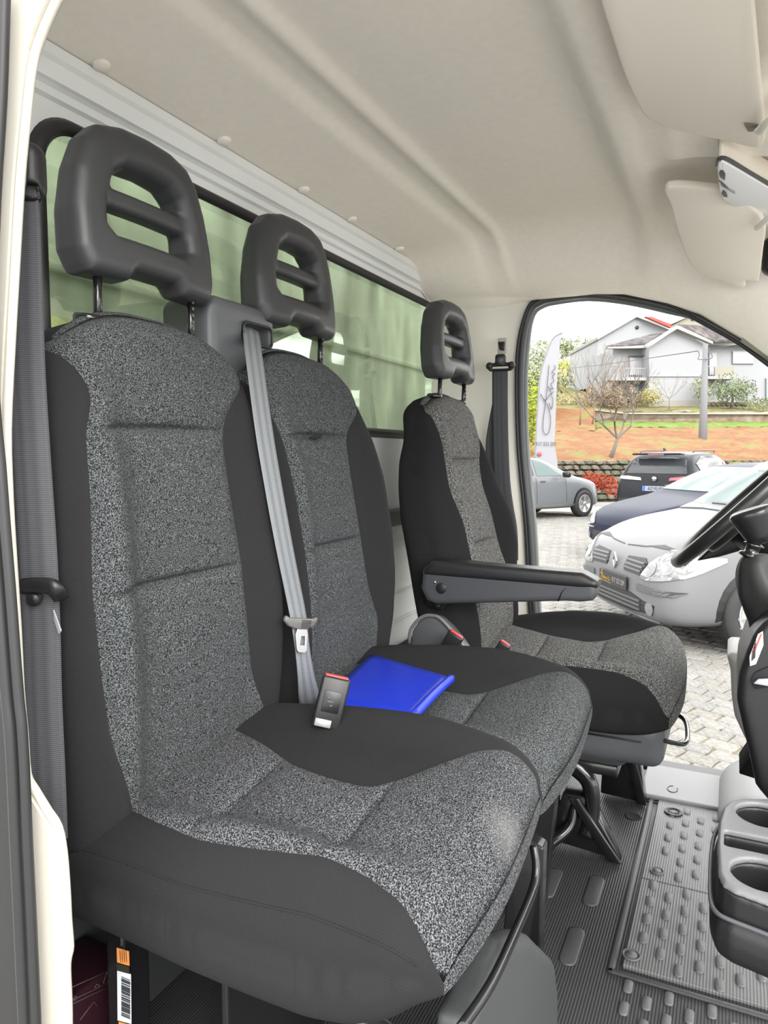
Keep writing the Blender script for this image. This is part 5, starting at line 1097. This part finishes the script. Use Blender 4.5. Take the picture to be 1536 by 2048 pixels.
for k in range(8):
    r=random.Random(40+k); bm=bmesh.new(); bmesh.ops.create_icosphere(bm,subdivisions=1,radius=1)
    for v in bm.verts: v.co=Vector((max(-.8,min(.8,v.co.x*1.15))*.5,max(-.75,min(.75,v.co.y))*.5,max(-.8,min(.8,v.co.z*1.15))*.5))*r.uniform(.88,1.08)
    me=bmj(bm); me.materials.append(M_ST[k%3]); ss.append(me)
r=random.Random(9); z=.06; cnt=0; rows=[]
wi=WM(fw).inverted(); ang=math.atan2(wd.y,wd.x)
while z<1.28:
    h=r.uniform(.16,.24); s=r.uniform(0,.2)
    while s<Lw:
        w=r.uniform(.22,.42); t=(s+w/2)/Lw; rows.append((s+w/2,z+h/2,w,h)); s+=w
    z+=h
rows.sort(key=lambda q:abs(q[0]-2.3)); big=rows[:280]
for s,z_,w,h in big:
    o=D.objects.new('stone',ss[r.randrange(8)]); COL.objects.link(o); o.parent=fw; o.location=wi@(A0+wd*s+Vector((0,0,z_))); o.rotation_euler=(r.uniform(-.1,.1),r.uniform(-.12,.12),ang); o.scale=(w*1.22,.30,h*1.22)
# field mesh
M_FIELD=ramp3('ploughed_field',(.155,.072,.033),(.18,.096,.048),(.125,.14,.04),.7,1,(.42,.55,.63),.6,4,.15,(1,1,1))
M_GRASS=ramp3('grass_green',(.07,.115,.025),(.10,.15,.03),(.14,.155,.06),1.2,1,(.3,.5,.7),.4,8,.05)
M_SCRUB=ramp3('scrub_mix',(.08,.06,.032),(.13,.11,.05),(.115,.15,.035),.8,1,(.35,.5,.62),.5,6,.1)
fd=thing('field',tuple(hd(1300,900,30)),'orange ploughed soil and green grass slope behind the stone wall',kind='structure')
def strip(name,rows_,mt,nz=.05,nu=70,nv=24,par=None,u0=980,u1=1660):
    V=[];F=[]; rr_=random.Random(3)
    for i in range(nv+1):
        t=i/nv*(len(rows_)-1); k=min(int(t),len(rows_)-2); f=t-k; d=rows_[k][0]*(1-f)+rows_[k+1][0]*f; v=rows_[k][1]*(1-f)+rows_[k+1][1]*f
        for j in range(nu+1): p=hd(u0+(u1-u0)*j/nu,v,d); V.append((p.x,p.y,p.z+rr_.uniform(-nz,nz)))
    for i in range(nv):
        for j in range(nu): a=i*(nu+1)+j; F.append((a,a+1,a+nu+2,a+nu+1))
    return part(name,(V,F),mt,par or fd,recalc=False)
strip('ploughed_soil',[(24.5,932),(27,908),(34,876),(43,854)],M_FIELD,.07)
strip('grass_bank',[(42.8,855),(45.8,845),(46.2,844)],M_GRASS,.06)
strip('upper_garden',[(46.4,824),(50,814),(58,806),(70,790)],M_SCRUB,.05)
strip('soil_mound',[(40,862),(44,838),(45.5,818)],M_FIELD,.05,u0=980,u1=1190,nu=20)
strip('left_meadow',[(44,858),(50,835),(60,800),(75,775)],M_SCRUB,.06,u0=900,u1=1260,nu=40)
gw=thing('garden_wall',tuple(hd(1350,842,46)),'long low buff garden wall below the white house','wall')
part('wall_face',prism([hd(1180,820,46.3),hd(1250,828,46),hd(1660,829,46),hd(1660,846,46),hd(1250,846,46),hd(1190,842,46.3)],tuple(Fr*.4)),ramp3('buff_stone',(.12,.08,.056),(.175,.13,.10),(.21,.18,.15),1.5),gw,smooth=False)
part('coping',prism([hd(1180,817,46.2),hd(1250,825,45.9),hd(1660,826,45.9),hd(1660,829,45.9),hd(1250,828,45.9),hd(1180,820,46.2)],tuple(Fr*.5)),mat('coping_stone',(.24,.22,.19),.9),gw,smooth=False)
# houses
M_HW=mat('house_white',(.215,.22,.23),.9,var=.04,vscale=.5); M_HC=mat('house_cream',(.20,.188,.155),.9); M_RF=ramp3('dark_roof_tiles',(.03,.027,.027),(.065,.058,.058),(.12,.105,.10),1.6,bump=.5)
M_TR=mat('house_trim_white',(.235,.235,.228),.8); M_BASE=mat('house_base_grey',(.20,.195,.175),.9,var=.1,vscale=1); M_SH=mat('shutter_grey',(.27,.275,.29),.7); M_GW=mat('house_glass',(.10,.15,.15),.2); M_RR=mat('red_roof',(.33,.05,.045),.8); M_OR2=mat('orange_panel',(.42,.09,.025),.7)
def wallp(par,name,px,d,mt,dep=6): part(name,prism([hd(u,v,d) for u,v in px],tuple(Fr*dep)),mt,par,smooth=False)
def railing(par,u0,u1,v0,v1,d):
    a,b=hd(u0,v0,d),hd(u1,v0,d); part('hand_rail',tube([a,b],.03,5),M_SH,par,smooth=False); n=int((u1-u0)/4)
    part('rail_bars',join(*[tube([hd(u0+(u1-u0)*k/n,v0,d),hd(u0+(u1-u0)*k/n,v1,d)],.018,4) for k in range(n+1)]),M_SH,par,smooth=False)['kind']='stuff'
h1=thing('house',tuple(hd(1355,812,52)),'two-storey white house with broad front gable and grey tiled roofs','house','white houses')
wallp(h1,'gable_wall',[(1298,695),(1354,657),(1412,690),(1412,801),(1298,801)],51.5,M_HW,9)
wallp(h1,'left_wing_wall',[(1226,697),(1300,697),(1300,801),(1226,801)],53,M_HW,7)
wallp(h1,'right_wing_wall',[(1411,687),(1560,687),(1560,801),(1411,801)],53.5,M_HW,7)
wallp(h1,'plinth',[(1298,801),(1412,801),(1412,822),(1298,822)],51.4,M_BASE,6); wallp(h1,'plinth',[(1411,801),(1560,801),(1560,822),(1411,822)],53.4,M_BASE,6)
def roofplane(par,px,ds,mt,name='roof_slope'): part(name,prism([hd(u,v,d) for (u,v),d in zip(px,ds)],(0,0,.12)),mt,par,smooth=False)
roofplane(h1,[(1213,695),(1296,690),(1326,667),(1300,672)],[52.2,52.2,56,56],M_RF); roofplane(h1,[(1356,652),(1426,684),(1500,684),(1530,700),(1480,660),(1452,655)],[52,52,52.8,53,57,57],M_RF)
wallp(h1,'barge_board',[(1291,690),(1354,651),(1358,651),(1426,683),(1426,688),(1356,658),(1354,658),(1296,693),(1291,694)],50.9,M_TR,.5)
wallp(h1,'eaves_board',[(1214,694),(1298,691),(1298,696),(1216,697)],52.1,M_TR,.4); wallp(h1,'eaves_board',[(1420,684),(1560,684),(1560,690),(1420,690)],52.7,M_TR,.5)
wallp(h1,'string_course',[(1298,751),(1412,751),(1412,753),(1298,753)],51.4,M_SH,.1)
def window(par,u0,u1,v0,v1,d,mt,fr_=M_TR):
    f=part('window',prism([hd(u0-1,v0-1,d),hd(u1+1,v0-1,d),hd(u1+1,v1+1,d),hd(u0-1,v1+1,d)],tuple(Fr*.1)),fr_,par,smooth=False)
    part('pane',prism([hd(u0,v0,d-.05),hd(u1,v0,d-.05),hd(u1,v1,d-.05),hd(u0,v1,d-.05)],tuple(Fr*.05)),mt,f,smooth=False)
window(h1,1260,1292,714,750,52.9,M_SH); window(h1,1263,1284,775,786,52.9,M_GW); window(h1,1466,1507,703,727,53.4,M_SH); window(h1,1419,1433,706,750,53.4,M_SH); window(h1,1415,1424,775,787,53.4,M_GW); window(h1,1487,1494,775,785,53.4,M_GW); window(h1,1533,1545,757,800,53.4,M_GW)
part('lintel',box(tuple(hd(1276,712,52.7)),(.3,1.25,.08)),M_BLK,h1,smooth=False)
wallp(h1,'balcony_slab',[(1219,755),(1299,755),(1299,761),(1219,761)],51.8,M_TR,1.3); railing(h1,1220,1298,737,755,51.9)
wallp(h1,'balcony_slab',[(1409,752),(1470,752),(1470,758),(1409,758)],52.2,M_TR,1.3); railing(h1,1411,1430,733,752,52.3); wallp(h1,'balcony_parapet',[(1430,734),(1468,734),(1468,752),(1430,752)],52.3,M_HC,.15)
h2=thing('house',tuple(hd(1270,770,66)),'tall white gabled house with red roof edge behind on the left','house','white houses')
wallp(h2,'gable_wall',[(1197,677),(1274,634),(1341,661),(1341,770),(1190,770),(1192,735)],66,M_HW,10)
wallp(h2,'roof_edge',[(1194,674),(1274,629),(1342,656),(1342,661),(1274,634),(1196,679)],65.6,M_TR,10.5)
wallp(h2,'red_roof_edge',[(1290,633),(1342,655),(1342,648),(1303,633)],64.8,M_RR,.4)
part('vent_hole',lathe([(.16,0),(.16,.05),(0,.05)],hd(1274,655,65.95),-Fr,16),M_BLK,h2); 
h3=thing('house',tuple(hd(1400,700,72)),'cream gabled house top with a bright orange panel behind roofs','house','white houses')
wallp(h3,'gable_wall',[(1341,652),(1384,630),(1440,646),(1480,664),(1480,720),(1341,720)],72,M_HC,10)
wallp(h3,'roof_edge',[(1335,647),(1384,624),(1482,660),(1482,665),(1384,630),(1338,651)],71.6,M_TR,10.5)
wallp(h3,'orange_panel',[(1434,646),(1455,656),(1455,672),(1434,668)],71.5,M_OR2,.6); part('vent_hole',lathe([(.17,0),(.17,.05),(0,.05)],hd(1386,638,71.9),-Fr,16),M_BLK,h3)
# poles
up=thing('utility_pole',tuple(hd(1404,930,34)),'grey concrete utility pole with cables before the white house','pole')
a,b=hd(1404,930,34),hd(1411,688,34); part('shaft',tube([a,a*.5+b*.5,b],[.22,.16,.11],8),mat('concrete_grey',(.13,.13,.138),.8),up)
M_CAB=mat('cable_black',(.06,.06,.06),.6)
part('cable',tube([hd(1396,702,34),hd(1300,716,40),hd(1200,730,50),hd(1119,738,60),hd(1020,745,70)],.022,5),M_CAB,up); part('cable',tube([hd(1419,697,34),hd(1470,690,33),hd(1620,676,30)],.022,5),M_CAB,up)
part('cable_loop',tube([hd(u,v,33.8) for u,v in [(1396,702),(1399,710),(1396,718),(1405,719),(1415,718),(1424,716),(1423,708),(1418,700),(1420,695)]],.02,5,smooth=4),M_CAB,up)
tp2=thing('thin_pole',tuple(hd(1168,770,88)),'thin distant dark pole beside the tall house','pole'); part('shaft',tube([hd(1168,770,88),hd(1171,676,88)],.07,6),M_CAB,tp2); part('arm',box(tuple(hd(1171,686,88)),(.2,.5,.08)),M_CAB,tp2)
# feather flag
ff=thing('feather_flag',tuple(hd(1090,1035,21.5)),'tall white feather flag with grey handwriting by the silver car','flag')
FL=[(1071,940),(1069.5,914),(1073,843),(1079,764),(1088,722),(1101,685),(1112,671),(1125,666),(1121,675),(1118,712),(1114,764),(1112,810),(1109,890),(1114,916),(1116,940)]
part('flag_cloth',prism([hd(u,v,21.5) for u,v in FL],tuple(Fr*.015)),mat('flag_cloth_white',(.20,.20,.215),.8,var=.05,vscale=2),ff,smooth=False)
part('flag_pole',tube([hd(1070,1035,21.5),hd(1070,914,21.5),hd(1079,764,21.5),hd(1088,722,21.5),hd(1101,685,21.5),hd(1112,671,21.5),hd(1126,665.5,21.5)],.02,8,smooth=4),mat('flag_pole_grey',(.12,.13,.14),.4),ff)
part('flag_base',box(tuple(hd(1072,1034,21.5)),(.4,.4,.04),.01),M_BLK,ff)
FS=[[(1081,787),(1085,795),(1092,800),(1099,790),(1108,783)],[(1081,787),(1088,800),(1097,815),(1101,835),(1100,855),(1096,867),(1090,868),(1086,858),(1087,835),(1091,808),(1094,780),(1098,730)],[(1098,805),(1103,818),(1106,800),(1103,792)],[(1100,776),(1106,778),(1102,768),(1108,762),(1105,752),(1110,748),(1104,744),(1111,736),(1108,730)],[(1096,772),(1100,780),(1104,790)]]
for f_ in FS: part('script_stroke',tube([hd(u,v,21.44) for u,v in f_],.010,5,smooth=5),M_LG if False else mat('flag_ink',(.05,.05,.055),.7),ff)
text('917 333 209',.16,hd(1092,888,21.44),frame(Rr,(0,0,1)),MATS['flag_ink'],ff,sx=.75)
part('round_mark',lathe([(.065,0),(.065,.01),(0,.01)],hd(1079,908,21.45),-Fr,16),mat('red_round_mark',(.38,.06,.08),.6),ff)
# plants
def tree_mesh(base,h,rng,n0=5,spread=.5,depth=4,r0=.06,up_=.6):
    segs=[]
    def grow(p,d,l,r,k):
        q=p+d*l; m=p+d*l*.5+Vector((rng.uniform(-.06,.06),rng.uniform(-.06,.06),0))*l; segs.append(([p,m,q],[r,r*.85,r*.7]))
        if k==0: return
        for _ in range(rng.choice((2,3,3))):
            nd=(d+Vector((rng.uniform(-1,1),rng.uniform(-1,1),rng.uniform(-.3,.8)))*spread).normalized(); nd.z=max(nd.z,-.05); nd=(nd+Vector((0,0,up_*.25))).normalized(); grow(q,nd,l*rng.uniform(.62,.85),r*.62,k-1)
    return segs,grow
def bare(name,u,v,d,h,lab,seed,mt,depth=4,lean=(0,0),cat='tree',grp='bare trees',r0=.09,l0=.28):
    rng=random.Random(seed); t=thing(name,tuple(hd(u,v,d)),lab,cat,grp); segs,grow=tree_mesh(None,h,rng); b=hd(u,v,d)
    d0=(Vector((0,0,1))+Rr*lean[0]).normalized(); p=b; q=b+d0*h*l0; part('trunk',tube([p,(p+q)/2+Rr*.02,q],[r0,r0*.8,r0*.7],7),mt,t)
    for k in range(4):
        nd=(Vector((0,0,.75))+Rr*(-.9+.6*k)+Fr*rng.uniform(-.5,.5)).normalized(); grow(q,nd,h*.26,r0*.5,depth)
    o=part('branches',join(*[tube(a,b_,4) for a,b_ in segs]),mt,t,recalc=False); o['kind']='stuff'; return t
M_BARK=mat('pale_bark',(.11,.095,.08),.9)
bare('bare_tree',1219,921,26.5,3.0,'leafless grey fruit tree spreading behind the stone wall',4,M_BARK,4,(.35,0))
bare('bare_tree',1250,845,44,3.6,'small twiggy tree before the low garden wall',11,mat('tan_bark',(.13,.10,.075),.9),4,(0,0),r0=.05)
bare('bare_tree',1160,850,40,4.2,'tall pale twiggy tree right of the feather flag',12,MATS['tan_bark'],4,(0,0),r0=.05)
bare('bare_tree',1185,848,42,3.8,'slim leafless tree below the distant thin pole',18,MATS['tan_bark'],4,(.1,0),r0=.05)
bare('bare_tree',1063,880,30,2.2,'dark forked shrub stem left of the flag',21,M_BARK,3,(0,0),r0=.05)
bare('bare_tree',1338,818,48,2.4,'thin young tree against the white gable',23,MATS['tan_bark'],3,(0,0),r0=.03)
def leafy(name,u,v,d,w,h,lab,seed,c,n=900,ls=.10,cat='shrub',grp='shrubs and trees beyond the field',trunk=None,zoff=0,shape=1.0):
    rng=random.Random(seed); b=hd(u,v,d); t=thing(name,tuple(b),lab,cat,grp); V=[];F=[]
    lobes=[(Rr*rng.uniform(-.35,.35)*w+Fr*rng.uniform(-.3,.3)*w+Vector((0,0,zoff+h*rng.uniform(.35,.7))),rng.uniform(.22,.42)*w,rng.uniform(.22,.36)*h) for _ in range(7)]
    for _ in range(n):
        c0,rw,rh=rng.choice(lobes); q=Vector((rng.gauss(0,1),rng.gauss(0,1),rng.gauss(0,1))).normalized()*rng.uniform(.6,1.0)
        p=b+c0+Vector((q.x*rw,q.y*rw,q.z*rh)); a=Vector((rng.gauss(0,1),rng.gauss(0,1),rng.gauss(0,1))).normalized(); e=a.orthogonal().normalized(); s=ls*rng.uniform(.6,1.3); k=len(V)
        V+=[p-a*s,p+e*s*.45,p+a*s,p-e*s*.45]; F.append((k,k+1,k+2,k+3))
    mt=ramp3(name+str(seed)+'_leaf',tuple(x*.55 for x in c),c,tuple(min(1,x*1.4) for x in c),1.5,1,(.35,.5,.65),.0)
    o=part('foliage',(V,F),mt,t,smooth=False,recalc=False); o['kind']='stuff'
    if trunk: part('trunk',tube([b,b+Rr*.1+Vector((0,0,h*.25)),b+Vector((0,0,h*.5))],[trunk,trunk*.8,trunk*.5],7),M_BARK,t)
    return t
leafy('red_shrub',1198,992,22.3,1.25,.95,'orange red leafy shrub between silver car and black SUV',31,(.24,.04,.02),1100,.05,zoff=-.1)
leafy('olive_tree',1462,818,49,2.6,2.6,'grey green olive tree before the right wing',32,(.13,.155,.085),1500,.09,'tree',trunk=.10)
leafy('shrub',1402,815,50.5,1.8,2.5,'sparse olive bush half behind the utility pole',33,(.14,.16,.06),500,.08)
leafy('shrub',1290,818,50,2.4,1.5,'brownish green bush below the left balcony',34,(.26,.22,.08),900,.08)
leafy('shrub',1310,812,50,1.6,2.0,'pale feathery green sapling by the gable corner',35,(.25,.27,.15),260,.07)
leafy('shrub',1525,824,47,2.5,1.0,'dark low shrubs at the far right house wall',36,(.13,.15,.08),700,.07)
leafy('shrub',1062,935,27,1.6,3.6,'bright yellow green bush beside the door pillar',37,(.19,.225,.025),1400,.08)
leafy('shrub',1070,850,45,4.0,4.6,'muted green tree tops left of the flag',38,(.14,.17,.085),1500,.14)
leafy('shrub',1215,832,50,4.2,2.6,'brown dry hedge before the tall white house',39,(.17,.12,.075),2200,.10)
leafy('shrub',1135,838,55,3.0,2.4,'tan and green scrub right of the flag',40,(.27,.23,.12),1800,.10)
hl=thing('hill',tuple(hd(1140,790,95)),'yellow green hillside on the horizon with treetops',kind='structure')
V=[];F=[]
pr=[(960,740),(1040,748),(1080,742),(1110,724),(1135,718),(1160,722),(1185,730),(1230,745),(1300,750),(1700,755)]
for u in np.linspace(960,1700,60):
    v=np.interp(u,[p[0] for p in pr],[p[1] for p in pr]); 
    for k,(dv,dd) in enumerate(((0,110),(6,104),(25,96),(60,84),(110,70))): p=hd(u,v+dv,dd); V.append(tuple(p))
for i in range(59):
    for j in range(4): a=i*5+j; F.append((a,a+1,a+6,a+5))
part('slope',(V,F),ramp3('hill_green',(.20,.22,.05),(.36,.36,.05),(.27,.24,.12),.12,1,(.35,.5,.65),.3,1,.1),hl,recalc=False)
leafy('pine_tree',1143,724,100,7,4.0,'dark treetops on the horizon right of the flag tip',41,(.17,.20,.12),900,.30,'tree')
leafy('pine_tree',1066,760,90,6,6.5,'misty green treetops on the horizon at the far left',42,(.24,.27,.19),900,.28,'tree')
leafy('shrub',1140,800,80,8,4,'grey brown bare thicket on the hillside',43,(.24,.20,.17),1200,.22)
# white stones by the olive and a bench slab
sl_=thing('garden_slab',tuple(hd(1363,826,47.5)),'short pale stone slab lying on the grass bank','slab'); part('slab_block',box(tuple(hd(1363,823,47)),(.5,1.1,.10),.02),M_TR,sl_)
rk=thing('rock_heap',tuple(hd(1455,812,49)),'dark and pale rocks heaped under the olive tree','rocks')
r=random.Random(8)
for k in range(9):
    o=D.objects.new('rock',ss[k%8]); COL.objects.link(o); o.parent=rk; o.location=Rr*(-1.3+.32*k)+Vector((0,0,.12)); o.scale=(.5,.5,.45)
# trees in front of the van (seen only as reflections in the rear window)
for k,(x,y,w,h,c) in enumerate([(16,-14,7,6,(.36,.34,.06)),(22,-26,9,8,(.20,.26,.10)),(9,-18,6,5,(.22,.28,.10))]):
    rng=random.Random(60+k); t=thing('roadside_tree',(x,y,0),['yellow flowering tree reflected in the rear window','tall green tree ahead of the van','broad green tree ahead of the cab'][k],'tree'); V=[];F=[]
    for _ in range(1500):
        q=Vector((rng.gauss(0,1),rng.gauss(0,1),rng.gauss(0,1))).normalized()*rng.uniform(.6,1); p=Vector((x+q.x*w/2,y+q.y*w/2,h*.62+q.z*h*.4)); a=Vector((rng.gauss(0,1),rng.gauss(0,1),rng.gauss(0,1))).normalized(); e=a.orthogonal(); s=.35; kk=len(V); V+=[p-a*s,p+e*s*.5,p+a*s,p-e*s*.5]; F.append((kk,kk+1,kk+2,kk+3))
    o=part('foliage',(V,F),ramp3('roadside_leaf%d'%k,tuple(z*.5 for z in c),c,tuple(z*1.4 for z in c),1,1,bump=0),t,smooth=False,recalc=False); o['kind']='stuff'; part('trunk',tube([(x,y,0),(x,y,h*.5)],.18,8),M_BARK,t)
